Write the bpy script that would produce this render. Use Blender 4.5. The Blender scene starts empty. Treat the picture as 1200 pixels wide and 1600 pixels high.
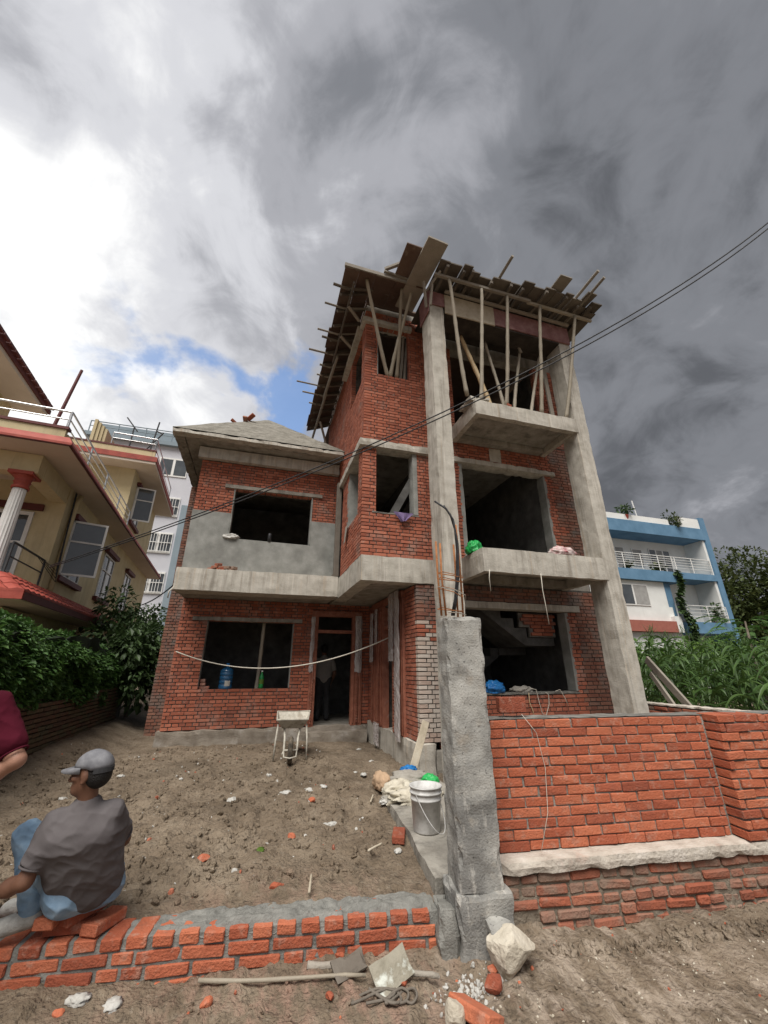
import bpy, bmesh, math, random
import numpy as np
from mathutils import Vector, Matrix, noise, Euler
random.seed(7); RNG = np.random.default_rng(7)
R = math.radians
sc = bpy.context.scene
# ------------------------------------------------------------------ camera
F, TH, YAW, EYE = 620.0, R(21.35), R(16.8), 1.65
cam = bpy.data.cameras.new('camera'); cam_o = bpy.data.objects.new('camera', cam); sc.collection.objects.link(cam_o)
cam.sensor_fit = 'VERTICAL'; cam.sensor_height = 36.0; cam.lens = F * 36.0 / 1600.0
cam.clip_start = 0.05; cam.clip_end = 3000
cam_o.location = (0, 0, EYE); cam_o.rotation_euler = (R(90) + TH, 0, -YAW)
sc.camera = cam_o
# ------------------------------------------------------------------ light
SUN_DIR = Vector((-0.34, -0.56, 1.05)).normalized()          # towards the veiled sun: left of and behind the viewer
SKY_E, SUN_E, EXPO = 0.08, 1.5, 1.62
sc.view_settings.view_transform = 'Standard'; sc.view_settings.look = 'None'
sc.view_settings.exposure = EXPO; sc.view_settings.gamma = 1.0
sun = bpy.data.lights.new('sun', 'SUN'); sun.energy = SUN_E; sun.angle = R(38); sun.color = (1.0, 0.965, 0.91)
sun_o = bpy.data.objects.new('sun', sun); sc.collection.objects.link(sun_o)
sun_o.rotation_euler = SUN_DIR.to_track_quat('Z', 'Y').to_euler(); sun_o.location = SUN_DIR * 60
sc.cycles.use_denoising = True
sc.cycles.max_bounces = 6; sc.cycles.diffuse_bounces = 4; sc.cycles.glossy_bounces = 3
sc.cycles.transmission_bounces = 4; sc.cycles.transparent_max_bounces = 8
world = bpy.data.worlds.new('World'); sc.world = world; world.use_nodes = True
def build_world():
    nt = world.node_tree; N = nt.nodes; L = nt.links; N.clear()
    def n(t, **k):
        o = N.new(t)
        for a, b in k.items(): setattr(o, a, b)
        return o
    def math_(op, a, b=None, c=None, clamp=False):
        m = n('ShaderNodeMath', operation=op, use_clamp=clamp)
        for i, v in enumerate((a, b, c)):
            if v is None: continue
            if isinstance(v, (int, float)): m.inputs[i].default_value = v
            else: L.new(v, m.inputs[i])
        return m.outputs[0]
    def dot(v):
        m = n('ShaderNodeVectorMath', operation='DOT_PRODUCT'); L.new(tc.outputs['Generated'], m.inputs[0]); m.inputs[1].default_value = v
        return m.outputs['Value']
    def ramp(fac, stops):
        r = n('ShaderNodeValToRGB'); cr = r.color_ramp
        cr.interpolation = 'EASE'
        while len(cr.elements) < len(stops): cr.elements.new(0.5)
        for e, (p, c) in zip(cr.elements, stops): e.position = p; e.color = (c, c, c, 1) if isinstance(c, (int, float)) else (*c, 1)
        L.new(fac, r.inputs[0]); return r.outputs['Color']
    tc = n('ShaderNodeTexCoord')
    sep = n('ShaderNodeSeparateXYZ'); L.new(tc.outputs['Generated'], sep.inputs[0])
    zz = math_('ADD', math_('MAXIMUM', sep.outputs[2], 0.0), 0.50)
    comb = n('ShaderNodeCombineXYZ'); L.new(math_('DIVIDE', sep.outputs[0], zz), comb.inputs[0]); L.new(math_('DIVIDE', sep.outputs[1], zz), comb.inputs[1])
    def fbm(scale, detail, dist, off, rough=0.55):
        mp = n('ShaderNodeMapping'); mp.inputs['Location'].default_value = off; L.new(comb.outputs[0], mp.inputs[0])
        t = n('ShaderNodeTexNoise'); t.inputs['Scale'].default_value = scale; t.inputs['Detail'].default_value = detail
        t.inputs['Distortion'].default_value = dist; t.inputs['Roughness'].default_value = rough
        L.new(mp.outputs[0], t.inputs[0]); return t.outputs['Fac']
    big = fbm(1.5, 4, 0.5, (15.2, 1.1, 0)); mid = fbm(3.6, 7, 0.7, (23.6, 1.7, 0), 0.55); fine = fbm(8.5, 9, 0.8, (0.3, 7.7, 0), 0.6)
    # thin bright cloud towards the west (left of view), thick dark cloud towards the east
    def step_(fac, stops):
        r = n('ShaderNodeValToRGB'); cr = r.color_ramp; cr.interpolation = 'B_SPLINE'
        while len(cr.elements) < len(stops): cr.elements.new(0.5)
        for e, (p, c) in zip(cr.elements, stops): e.position = p; e.color = (c, c, c, 1)
        L.new(fac, r.inputs[0]); return r.outputs['Color']
    half = lambda v: math_('MULTIPLY_ADD', v, 0.5, 0.5)
    t = step_(half(dot(Vector((-0.52, 0.70, 0.44)).normalized())), [(0.0, 0.40), (0.45, 0.26), (0.60, 0.13), (0.84, 0.31), (0.94, 0.50), (1.0, 1.0)])
    t = math_('ADD', t, step_(half(dot(SUN_DIR)), [(0.5, 0.0), (0.8, 0.12), (1.0, 0.35)]))
    t = math_('MULTIPLY_ADD', math_('SUBTRACT', big, 0.5), 0.60, t)
    t = math_('MULTIPLY_ADD', math_('SUBTRACT', mid, 0.5), 0.85, t)
    t = math_('MULTIPLY_ADD', math_('SUBTRACT', fine, 0.5), 0.45, t)
    cloud = ramp(t, [(0.0, (0.040, 0.042, 0.047)), (0.25, (0.074, 0.077, 0.085)), (0.5, (0.138, 0.140, 0.151)), (0.72, (0.230, 0.232, 0.244)), (1.0, (0.365, 0.365, 0.362))])
    # openings to the blue sky low in the west
    sky = n('ShaderNodeTexSky', sky_type='NISHITA', sun_disc=False)
    sky.sun_elevation = math.asin(SUN_DIR.z); sky.sun_rotation = math.atan2(SUN_DIR.x, SUN_DIR.y)
    sky.ozone_density = 2.2; sky.dust_density = 0.4; sky.air_density = 1.0
    hole = math_('ADD', math_('MULTIPLY', fbm(3.2, 6, 0.4, (9.2, 3.4, 0)), 0.9), math_('MULTIPLY', fbm(7.5, 7, 0.3, (4.2, 8.4, 0)), 0.40))
    lowwest = ramp(dot(Vector((-0.07, 0.87, 0.48)).normalized()), [(0.90, 0.0), (0.985, 1.0)])
    hole = math_('MULTIPLY', ramp(hole, [(0.66, 0.0), (0.77, 0.9)]), lowwest)
    bs = n('ShaderNodeBackground'); L.new(sky.outputs[0], bs.inputs[0]); bs.inputs[1].default_value = SKY_E
    bc = n('ShaderNodeBackground'); L.new(cloud, bc.inputs[0]); bc.inputs[1].default_value = 1.0
    mx = n('ShaderNodeMixShader'); L.new(hole, mx.inputs[0]); L.new(bc.outputs[0], mx.inputs[1]); L.new(bs.outputs[0], mx.inputs[2])
    out = n('ShaderNodeOutputWorld'); L.new(mx.outputs[0], out.inputs[0])
build_world()
# ------------------------------------------------------------------ survey helpers: photo sightings turned into places
FH = Vector((math.sin(YAW), math.cos(YAW), 0)); RT = Vector((math.cos(YAW), -math.sin(YAW), 0))
FW = FH * math.cos(TH) + Vector((0, 0, math.sin(TH))); UP = -FH * math.sin(TH) + Vector((0, 0, math.cos(TH)))
CAM = Vector((0, 0, EYE))
def ray(x, y): return FW + RT * ((x - 600) / F) + UP * ((800 - y) / F)
def atX(x, y, X): d = ray(x, y); return CAM + d * (X / d.x)
def atY(x, y, Y): d = ray(x, y); return CAM + d * (Y / d.y)
def atZ(x, y, Z): d = ray(x, y); return CAM + d * ((Z - EYE) / d.z)
def atD(x, y, D): d = ray(x, y); return CAM + d * (D / d.dot(FH))
def pix(p):
    v = Vector(p) - CAM; z = v.dot(FW)
    return (600 + F * v.dot(RT) / z, 800 - F * v.dot(UP) / z) if z > 0.05 else (-9999, -9999)
# ------------------------------------------------------------------ objects
COL = sc.collection
def tag(o, label=None, cat=None, group=None, kind=None):
    if label: o['label'] = label
    if cat: o['category'] = cat
    if group: o['group'] = group
    if kind: o['kind'] = kind
    return o
def empty(name, loc=(0, 0, 0), rz=0.0, parent=None):
    o = bpy.data.objects.new(name, None); COL.objects.link(o); o.location = loc; o.rotation_euler = (0, 0, rz)
    o.empty_display_size = 0.2
    if parent: o.parent = parent
    return o
def thing(name, label, cat, loc=(0, 0, 0), rz=0.0, group=None): return tag(empty(name, loc, rz), label, cat, group)
def put(name, me, parent=None, loc=None, rot=None, scale=None):
    o = bpy.data.objects.new(name, me); COL.objects.link(o)
    if parent: o.parent = parent
    if loc is not None: o.location = loc
    if rot is not None: o.rotation_euler = rot
    if scale is not None: o.scale = scale
    return o
def copy_tree(o, parent=None):
    c = o.copy(); COL.objects.link(c); c.parent = parent
    for ch in list(o.children): copy_tree(ch, c)
    return c
class MB:
    """collects geometry for one mesh"""
    def __init__(s): s.v = []; s.f = []; s.mi = []; s.m = 0
    def add(s, vs, fs):
        k = len(s.v); s.v += [tuple(v) for v in vs]; s.f += [tuple(i + k for i in f) for f in fs]; s.mi += [s.m] * len(fs); return s
    def box(s, lo, hi, jit=0.0, M=None):
        x0, y0, z0 = lo; x1, y1, z1 = hi
        vs = [Vector(p) for p in ((x0,y0,z0),(x1,y0,z0),(x1,y1,z0),(x0,y1,z0),(x0,y0,z1),(x1,y0,z1),(x1,y1,z1),(x0,y1,z1))]
        if jit: vs = [v + Vector((random.uniform(-jit, jit), random.uniform(-jit, jit), random.uniform(-jit, jit))) for v in vs]
        if M is not None: vs = [M @ v for v in vs]
        return s.add(vs, [(0,3,2,1),(4,5,6,7),(0,1,5,4),(1,2,6,5),(2,3,7,6),(3,0,4,7)])
    def beam(s, a, b, w, h, up=(0, 0, 1), jit=0.0):
        """square timber from a to b; w sideways, h along up"""
        a = Vector(a); b = Vector(b); d = (b - a); Ln = d.length; d.normalize(); u = Vector(up)
        sd = d.cross(u)
        if sd.length < 1e-4: sd = d.cross(Vector((1, 0, 0)))
        sd.normalize(); u = sd.cross(d)
        M = Matrix((( d.x, sd.x, u.x, a.x), (d.y, sd.y, u.y, a.y), (d.z, sd.z, u.z, a.z), (0, 0, 0, 1)))
        return s.box((0, -w / 2, -h / 2), (Ln, w / 2, h / 2), jit, M)
    def tube(s, pts, r, n=8, cap=True):
        pts = [Vector(p) for p in pts]; rs = r if isinstance(r, (list, tuple)) else [r] * len(pts)
        vs = []; fs = []; ref = None
        for i, p in enumerate(pts):
            t = (pts[min(i + 1, len(pts) - 1)] - pts[max(i - 1, 0)])
            t = t.normalized() if t.length > 1e-9 else Vector((0, 0, 1))
            if ref is None:
                ref = t.cross(Vector((0, 0, 1)))
                if ref.length < 0.05: ref = t.cross(Vector((1, 0, 0)))
            a = (ref - t * ref.dot(t)).normalized(); ref = a; b = t.cross(a)
            for k in range(n):
                an = 2 * math.pi * k / n; vs.append(p + (a * math.cos(an) + b * math.sin(an)) * rs[i])
        for i in range(len(pts) - 1):
            for k in range(n): fs.append((i * n + k, i * n + (k + 1) % n, (i + 1) * n + (k + 1) % n, (i + 1) * n + k))
        if cap: fs.append(tuple(range(n))[::-1]); fs.append(tuple((len(pts) - 1) * n + k for k in range(n)))
        return s.add(vs, fs)
    def lathe(s, prof, c=(0, 0, 0), n=20):
        vs = []; fs = []
        for r, z in prof:
            for k in range(n): a = 2 * math.pi * k / n; vs.append((c[0] + r * math.cos(a), c[1] + r * math.sin(a), c[2] + z))
        for i in range(len(prof) - 1):
            for k in range(n): fs.append((i * n + k, i * n + (k + 1) % n, (i + 1) * n + (k + 1) % n, (i + 1) * n + k))
        return s.add(vs, fs)
    def prism(s, poly, a, b, axis='z'):
        """polygon (2-D points) extruded along an axis from a to b"""
        mk = {'z': lambda p, t: (p[0], p[1], t), 'y': lambda p, t: (p[0], t, p[1]), 'x': lambda p, t: (t, p[0], p[1])}[axis]
        n = len(poly); vs = [mk(p, a) for p in poly] + [mk(p, b) for p in poly]
        fs = [tuple(range(n))[::-1], tuple(range(n, 2 * n))] + [(i, (i + 1) % n, n + (i + 1) % n, n + i) for i in range(n)]
        return s.add(vs, fs)
    def mesh(s, name='m', mats=(), smooth=False, fix=True):
        me = bpy.data.meshes.new(name); me.from_pydata(s.v, [], s.f)
        for m in mats: me.materials.append(m)
        if len(mats) > 1: me.polygons.foreach_set('material_index', s.mi)
        if smooth: me.polygons.foreach_set('use_smooth', [True] * len(me.polygons))
        if fix:
            bm = bmesh.new(); bm.from_mesh(me); bmesh.ops.recalc_face_normals(bm, faces=bm.faces); bm.to_mesh(me); bm.free()
        me.update(); return me
    def build(s, name, mat, parent=None, smooth=False, loc=None, rot=None):
        mats = mat if isinstance(mat, (list, tuple)) else [mat]
        return put(name, s.mesh(name, mats, smooth), parent, loc, rot)
def bevel_obj(o, w=0.006, seg=2):
    m = o.modifiers.new('bevel', 'BEVEL'); m.width = w; m.segments = seg; m.limit_method = 'ANGLE'; m.angle_limit = R(40); return o
def nz(p, s=1.0, off=0.0): return noise.noise(Vector((p[0] * s + off, p[1] * s + off * 1.7, p[2] * s - off)))
def fb(p, s=1.0, o=4, off=0.0): return noise.fractal(Vector((p[0] * s + off, p[1] * s + off * 1.7, p[2] * s - off)), 1.0, 2.0, o)
def rough_box(lo, hi, step=0.12, amp=0.008, fine=6.0, M=None, chip=0.0):
    """a cast block whose faces and arrises wander a little"""
    bm = bmesh.new(); bmesh.ops.create_cube(bm, size=1.0)
    lo = Vector(lo); hi = Vector(hi); d = hi - lo
    for ax in range(3):
        n = max(1, min(60, int(round(d[ax] / step))))
        if n > 1:
            es = [e for e in bm.edges if abs((e.verts[0].co - e.verts[1].co)[ax]) > 1e-6 and abs((e.verts[0].co - e.verts[1].co)[ax]) > 0.999]
            bmesh.ops.subdivide_edges(bm, edges=es, cuts=n - 1, use_grid_fill=True)
    for v in bm.verts:
        u = v.co.copy(); p = Vector((lo[i] + (u[i] + 0.5) * d[i] for i in range(3)))
        on = sum(abs(abs(u[i]) - 0.5) < 1e-4 for i in range(3))
        w = Vector((nz(p, fine, 3), nz(p, fine, 11), nz(p, fine, 23))) * amp
        if on >= 2:
            c = (lo + hi) * 0.5
            for i in range(3):
                if abs(abs(u[i]) - 0.5) < 1e-4: w[i] -= (1 if u[i] > 0 else -1) * (0.004 + chip * max(0.0, nz(p, 9, 31)))
        v.co = p + w
        if M is not None: v.co = M @ v.co
    me = bpy.data.meshes.new('block'); bm.to_mesh(me); bm.free(); return me
def rbox(name, lo, hi, mat, parent=None, step=0.12, amp=0.006, chip=0.012, M=None, fine=6.0):
    me = rough_box(lo, hi, step, amp, fine, M, chip); me.materials.append(mat); return put(name, me, parent)
# ------------------------------------------------------------------ materials
MT = {}
def mat(name, cols, scale=6.0, rough=0.85, bump=0.15, bscale=40.0, detail=6, rnd=0.0, metal=0.0, stops=None, spec=0.3, extra=None, transl=0.0, alpha=None, dist=0.02, stretch=None):
    m = bpy.data.materials.new(name); m.use_nodes = True; nt = m.node_tree; N = nt.nodes; L = nt.links
    bs = N['Principled BSDF']; bs.inputs['Roughness'].default_value = rough; bs.inputs['Metallic'].default_value = metal
    bs.inputs['Specular IOR Level'].default_value = spec
    geo = N.new('ShaderNodeNewGeometry'); vec = geo.outputs['Position']
    if stretch:
        mp = N.new('ShaderNodeMapping'); mp.inputs['Scale'].default_value = stretch; L.new(vec, mp.inputs[0]); vec = mp.outputs[0]
    t = N.new('ShaderNodeTexNoise'); t.inputs['Scale'].default_value = scale; t.inputs['Detail'].default_value = detail; t.inputs['Roughness'].default_value = 0.62
    L.new(vec, t.inputs[0])
    fac = t.outputs['Fac']
    if rnd:
        oi = N.new('ShaderNodeObjectInfo'); ad = N.new('ShaderNodeMath'); ad.operation = 'ADD'
        L.new(oi.outputs['Random'], ad.inputs[0]); L.new(geo.outputs['Random Per Island'], ad.inputs[1])
        fr = N.new('ShaderNodeMath'); fr.operation = 'FRACT'; L.new(ad.outputs[0], fr.inputs[0])
        mx = N.new('ShaderNodeMix'); mx.inputs[0].default_value = rnd; L.new(fac, mx.inputs[2]); L.new(fr.outputs[0], mx.inputs[3]); fac = mx.outputs[0]
    rp = N.new('ShaderNodeValToRGB'); cr = rp.color_ramp
    while len(cr.elements) < len(cols): cr.elements.new(0.5)
    k = len(cols)
    for i, (e, c) in enumerate(zip(cr.elements, cols)):
        e.position = stops[i] if stops else (0.3 + 0.4 * i / max(1, k - 1) if not rnd else 0.15 + 0.7 * i / max(1, k - 1)); e.color = (*c, 1)
    L.new(fac, rp.inputs[0]); col = rp.outputs['Color']
    def layer(c2, s2, lo, hi, amt, st=None):
        nonlocal col
        v2 = geo.outputs['Position']
        if st:
            mp2 = N.new('ShaderNodeMapping'); mp2.inputs['Scale'].default_value = st; L.new(v2, mp2.inputs[0]); v2 = mp2.outputs[0]
        t2 = N.new('ShaderNodeTexNoise'); t2.inputs['Scale'].default_value = s2; t2.inputs['Detail'].default_value = 7; t2.inputs['Roughness'].default_value = 0.65; L.new(v2, t2.inputs[0])
        r2 = N.new('ShaderNodeMapRange'); r2.inputs[1].default_value = lo; r2.inputs[2].default_value = hi; r2.inputs[4].default_value = amt; L.new(t2.outputs['Fac'], r2.inputs[0])
        x = N.new('ShaderNodeMix'); x.data_type = 'RGBA'; L.new(r2.outputs[0], x.inputs[0]); L.new(col, x.inputs[6]); x.inputs[7].default_value = (*c2, 1); col = x.outputs[2]
    for e in (extra or []): layer(*e)
    L.new(col, bs.inputs['Base Color'])
    if bump:
        tb = N.new('ShaderNodeTexNoise'); tb.inputs['Scale'].default_value = bscale; tb.inputs['Detail'].default_value = 5; L.new(vec, tb.inputs[0])
        b = N.new('ShaderNodeBump'); b.inputs['Strength'].default_value = bump; b.inputs['Distance'].default_value = dist
        L.new(tb.outputs['Fac'], b.inputs['Height']); L.new(b.outputs[0], bs.inputs['Normal'])
    if transl:
        tr = N.new('ShaderNodeBsdfTranslucent'); L.new(col, tr.inputs[0]); ms = N.new('ShaderNodeMixShader'); ms.inputs[0].default_value = transl
        L.new(bs.outputs[0], ms.inputs[1]); L.new(tr.outputs[0], ms.inputs[2]); L.new(ms.outputs[0], N['Material Output'].inputs[0])
    if alpha is not None: bs.inputs['Alpha'].default_value = alpha
    MT[name] = m; return m
GREYM = (0.30, 0.285, 0.255)
mat('brick_new', [(0.20,0.056,0.034),(0.33,0.088,0.045),(0.42,0.120,0.060),(0.47,0.150,0.078),(0.36,0.10,0.052),(0.25,0.075,0.045)], 14, 0.9, 0.5, 80, rnd=0.72, stops=[0.08,0.26,0.45,0.62,0.8,0.95], extra=[((0.44,0.33,0.26),15,0.54,0.74,0.5),((0.20,0.085,0.055),7,0.56,0.74,0.55)])
mat('brick_house', [(0.24,0.076,0.046),(0.35,0.110,0.063),(0.42,0.148,0.090),(0.31,0.096,0.056),(0.20,0.070,0.048)], 9, 0.92, 0.45, 80, rnd=0.75, stops=[0.1,0.35,0.55,0.75,0.95], extra=[((0.27,0.225,0.19),2.3,0.54,0.72,0.65),((0.44,0.37,0.31),14,0.58,0.76,0.5),((0.10,0.085,0.075),1.1,0.62,0.80,0.6)])
mat('brick_weathered', [(0.16,0.07,0.05),(0.22,0.09,0.06),(0.26,0.13,0.09),(0.15,0.10,0.08)], 6, 0.95, 0.4, 70, rnd=0.5, extra=[((0.16,0.145,0.13),3.0,0.48,0.66,0.75),((0.46,0.42,0.37),7,0.64,0.78,0.5,(3,3,0.5))])
mat('brick_pale', [(0.40,0.33,0.28),(0.50,0.44,0.38),(0.44,0.35,0.29),(0.36,0.25,0.20)], 8, 0.95, 0.35, 70, rnd=0.5, extra=[((0.30,0.11,0.07),5,0.60,0.75,0.45)])
mat('brick_old', [(0.22,0.075,0.045),(0.31,0.092,0.05),(0.27,0.12,0.08),(0.23,0.16,0.12),(0.36,0.115,0.062)], 7, 0.95, 0.5, 60, rnd=0.6, extra=[((0.24,0.19,0.145),5,0.52,0.68,0.75),((0.10,0.08,0.065),9,0.66,0.8,0.6)])
mat('mortar', [(0.10,0.093,0.083),(0.17,0.16,0.142),(0.25,0.237,0.212)], 8, 0.95, 0.6, 60, extra=[((0.40,0.38,0.34),14,0.62,0.76,0.4)])
mat('mortar_wall', [(0.17,0.158,0.138),(0.25,0.235,0.207),(0.33,0.312,0.278)], 9, 0.95, 0.6, 60)
mat('mortar_dark', [(0.045,0.041,0.036),(0.085,0.078,0.068),(0.15,0.138,0.12)], 7, 0.95, 0.6, 60)
mat('mortar_wet', [(0.13,0.128,0.115),(0.19,0.186,0.168),(0.26,0.253,0.228)], 9, 0.75, 0.6, 80, dist=0.012)
mat('concrete', [(0.31,0.285,0.24),(0.43,0.40,0.345),(0.51,0.48,0.42)], 5, 0.9, 0.30, 50, extra=[((0.19,0.165,0.135),1.8,0.52,0.70,0.65,(5,5,0.30)),((0.58,0.54,0.47),3.2,0.54,0.68,0.65,(6,6,0.22)),((0.42,0.31,0.20),2.6,0.57,0.72,0.55,(6,6,0.2)),((0.15,0.14,0.125),24,0.66,0.74,0.5)])
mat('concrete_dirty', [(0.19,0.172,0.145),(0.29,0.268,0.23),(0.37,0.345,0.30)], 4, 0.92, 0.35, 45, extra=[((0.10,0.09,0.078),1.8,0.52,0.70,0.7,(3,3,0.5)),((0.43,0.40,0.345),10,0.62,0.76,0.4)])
mat('concrete_rough', [(0.21,0.205,0.19),(0.32,0.31,0.283),(0.41,0.397,0.362)], 5, 0.95, 0.5, 75, dist=0.012, extra=[((0.125,0.122,0.115),1.7,0.49,0.60,0.7),((0.56,0.53,0.475),3.0,0.56,0.68,0.65,(4,4,1.2)),((0.40,0.36,0.30),9,0.58,0.70,0.5),((0.06,0.057,0.052),46,0.60,0.66,0.8),((0.30,0.23,0.16),2.4,0.60,0.72,0.5)])
mat('plaster', [(0.17,0.17,0.155),(0.235,0.235,0.215),(0.31,0.308,0.285)], 3.5, 0.92, 0.2, 60, extra=[((0.40,0.39,0.36),2.0,0.58,0.74,0.4),((0.30,0.20,0.13),5,0.70,0.8,0.3)])
mat('plaster_inside_shaded', [(0.06,0.058,0.055),(0.10,0.098,0.092),(0.15,0.147,0.14)], 4, 0.95, 0.2, 50)  # darker than the outer plaster: the shade of the rooms is put into the colour
mat('roof_concrete', [(0.14,0.128,0.105),(0.21,0.194,0.162),(0.28,0.26,0.222)], 7, 0.95, 0.9, 30, dist=0.03)
mat('timber_grey', [(0.17,0.148,0.12),(0.265,0.235,0.195),(0.35,0.315,0.265)], 5, 0.85, 0.4, 60, rnd=0.35)
mat('timber_dark', [(0.075,0.062,0.050),(0.125,0.105,0.085),(0.19,0.165,0.135)], 5, 0.9, 0.4, 50, rnd=0.4)
mat('ply_dark', [(0.075,0.045,0.035),(0.125,0.08,0.06),(0.19,0.14,0.105)], 4, 0.8, 0.3, 40, rnd=0.4, extra=[((0.27,0.22,0.17),6,0.60,0.74,0.5)])
mat('ply_maroon', [(0.17,0.075,0.07),(0.24,0.12,0.115),(0.30,0.18,0.17)], 6, 0.7, 0.2, 40, extra=[((0.36,0.32,0.28),5,0.58,0.74,0.5)])
mat('ply_pale', [(0.34,0.29,0.21),(0.44,0.38,0.29),(0.50,0.45,0.36)], 6, 0.8, 0.2, 40, extra=[((0.2,0.16,0.12),12,0.64,0.74,0.5)])
mat('bamboo', [(0.22,0.185,0.14),(0.32,0.28,0.215),(0.42,0.375,0.30)], 7, 0.6, 0.2, 50, rnd=0.45)
mat('bamboo_fresh', [(0.45,0.32,0.17),(0.56,0.42,0.24),(0.62,0.48,0.30)], 7, 0.5, 0.2, 50)
mat('frame_wood', [(0.19,0.066,0.040),(0.27,0.10,0.062),(0.34,0.14,0.088)], 9, 0.55, 0.3, 60, extra=[((0.36,0.31,0.27),7,0.60,0.75,0.45)])
mat('rust', [(0.20,0.075,0.03),(0.34,0.14,0.055),(0.42,0.20,0.09)], 25, 0.85, 0.4, 120)
mat('black_rubber', [(0.012,0.012,0.013),(0.025,0.025,0.027),(0.05,0.05,0.052)], 20, 0.5, 0.1, 60)
mat('earth', [(0.115,0.085,0.056),(0.185,0.141,0.098),(0.25,0.198,0.142)], 2.6, 0.95, 1.0, 38, dist=0.035, detail=9, extra=[((0.29,0.245,0.19),26,0.55,0.68,0.5),((0.045,0.034,0.024),21,0.55,0.66,0.6),((0.33,0.27,0.20),4.5,0.56,0.74,0.5),((0.070,0.051,0.035),8,0.56,0.72,0.7),((0.10,0.076,0.052),0.9,0.50,0.66,0.6),((0.33,0.15,0.09),16,0.70,0.78,0.5)])

def lime_and_dust():
    """spilt lime before the pillar and brick dust below the low wall, both lying on the earth"""
    nt = MT['earth'].node_tree; N = nt.nodes; L = nt.links; bs = N['Principled BSDF']; geo = N.new('ShaderNodeNewGeometry')
    for c, rad, col, sc_, lo, hi, amt in (((2.1, 2.35, 0.0), 1.6, (0.40, 0.33, 0.26), 5.0, 0.46, 0.62, 0.75), ((0.3, 2.5, 0.0), 1.5, (0.36, 0.22, 0.165), 6.0, 0.46, 0.64, 0.7)):
        d = N.new('ShaderNodeVectorMath'); d.operation = 'DISTANCE'; L.new(geo.outputs['Position'], d.inputs[0]); d.inputs[1].default_value = c
        f = N.new('ShaderNodeMapRange'); f.inputs[1].default_value = rad; f.inputs[2].default_value = rad * 0.3; L.new(d.outputs['Value'], f.inputs[0])
        mp = N.new('ShaderNodeMapping'); mp.inputs['Scale'].default_value = (1.6, 0.7, 1); mp.inputs['Rotation'].default_value = (0, 0, 0.6); L.new(geo.outputs['Position'], mp.inputs[0])
        t = N.new('ShaderNodeTexNoise'); t.inputs['Scale'].default_value = sc_; t.inputs['Detail'].default_value = 9; t.inputs['Roughness'].default_value = 0.7; L.new(mp.outputs[0], t.inputs[0])
        r = N.new('ShaderNodeMapRange'); r.inputs[1].default_value = lo; r.inputs[2].default_value = hi; r.inputs[4].default_value = amt; L.new(t.outputs['Fac'], r.inputs[0])
        m = N.new('ShaderNodeMath'); m.operation = 'MULTIPLY'; L.new(f.outputs[0], m.inputs[0]); L.new(r.outputs[0], m.inputs[1])
        x = N.new('ShaderNodeMix'); x.data_type = 'RGBA'; L.new(m.outputs[0], x.inputs[0]); L.new(bs.inputs['Base Color'].links[0].from_socket, x.inputs[6]); x.inputs[7].default_value = (*col, 1); L.new(x.outputs[2], bs.inputs['Base Color'])
lime_and_dust()
# ------------------------------------------------------------------ ground: one sheet, fine near the house
WALL_A = Vector((-0.68, 3.31)); WALL_D = Vector((2.03, -0.29)).normalized()      # foot line of the low wall being built
WALL_N = Vector((-WALL_D.y, WALL_D.x))                                            # towards the yard
def smooth(t): t = max(0.0, min(1.0, t)); return t * t * (3 - 2 * t)
def ground_h(x, y, detail=True):
    d = (Vector((x, y)) - WALL_A).dot(WALL_N)
    yard = smooth((d - 0.02) / 0.2) * (1 - smooth((x - 1.75) / 0.6)) + smooth((d - 1.0) / 1.5) * smooth((x - 1.75) / 0.6) * 0.8
    far = smooth((math.hypot(x, y - 5) - 11) / 5)
    z = yard * (0.20 + 0.010 * max(0, min(y - 3, 8)))
    if x < -2.2 and y > 6: z += 0.25 * smooth((-2.2 - x) / 0.8) * smooth((y - 6) / 2.5)
    if detail and far < 1:
        p = (x, y, 0)
        rough = 0.25 + 0.75 * smooth((d - 0.1) / 0.4)
        near = 1 - 0.6 * smooth((y - 6.5) / 2); k = 0.035 * fb(p, 1.3, 3, 2) + near * rough * (0.050 * abs(fb(p, 4.5, 3, 9)) ** 1.2 + 0.034 * max(0, fb(p, 9, 3, 5)) + 0.012 * fb(p, 19, 2, 6))
        if d < 0.1:   # trodden rubble strip before the walls
            k += 0.05 * smooth((0.9 + d) / 0.9) * (0.5 + 0.5 * nz(p, 1.7, 4)) + 0.014 * fb(p, 22, 2, 7) + 0.030 * max(0, fb(p, 8, 3, 3)) * smooth((1.2 + d) / 0.6) * (1 - 0.7 * smooth((x - 1.6) / 1.0))
        for cx in (0.42, 0.78, -0.35):          # barrow ruts between the doorway and the gate gap
            e = x - (cx + 0.35 * math.sin(0.7 * y + cx * 5) + 0.06 * nz(p, 2.2, cx)); k += (-0.030 * math.exp(-(e / 0.045) ** 2) + 0.016 * math.exp(-((abs(e) - 0.09) / 0.04) ** 2)) * smooth((y - 3.7) / 0.5) * (0.55 + 0.45 * nz(p, 1.5, 3))
        z += k * (1 - far)
    return z
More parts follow.
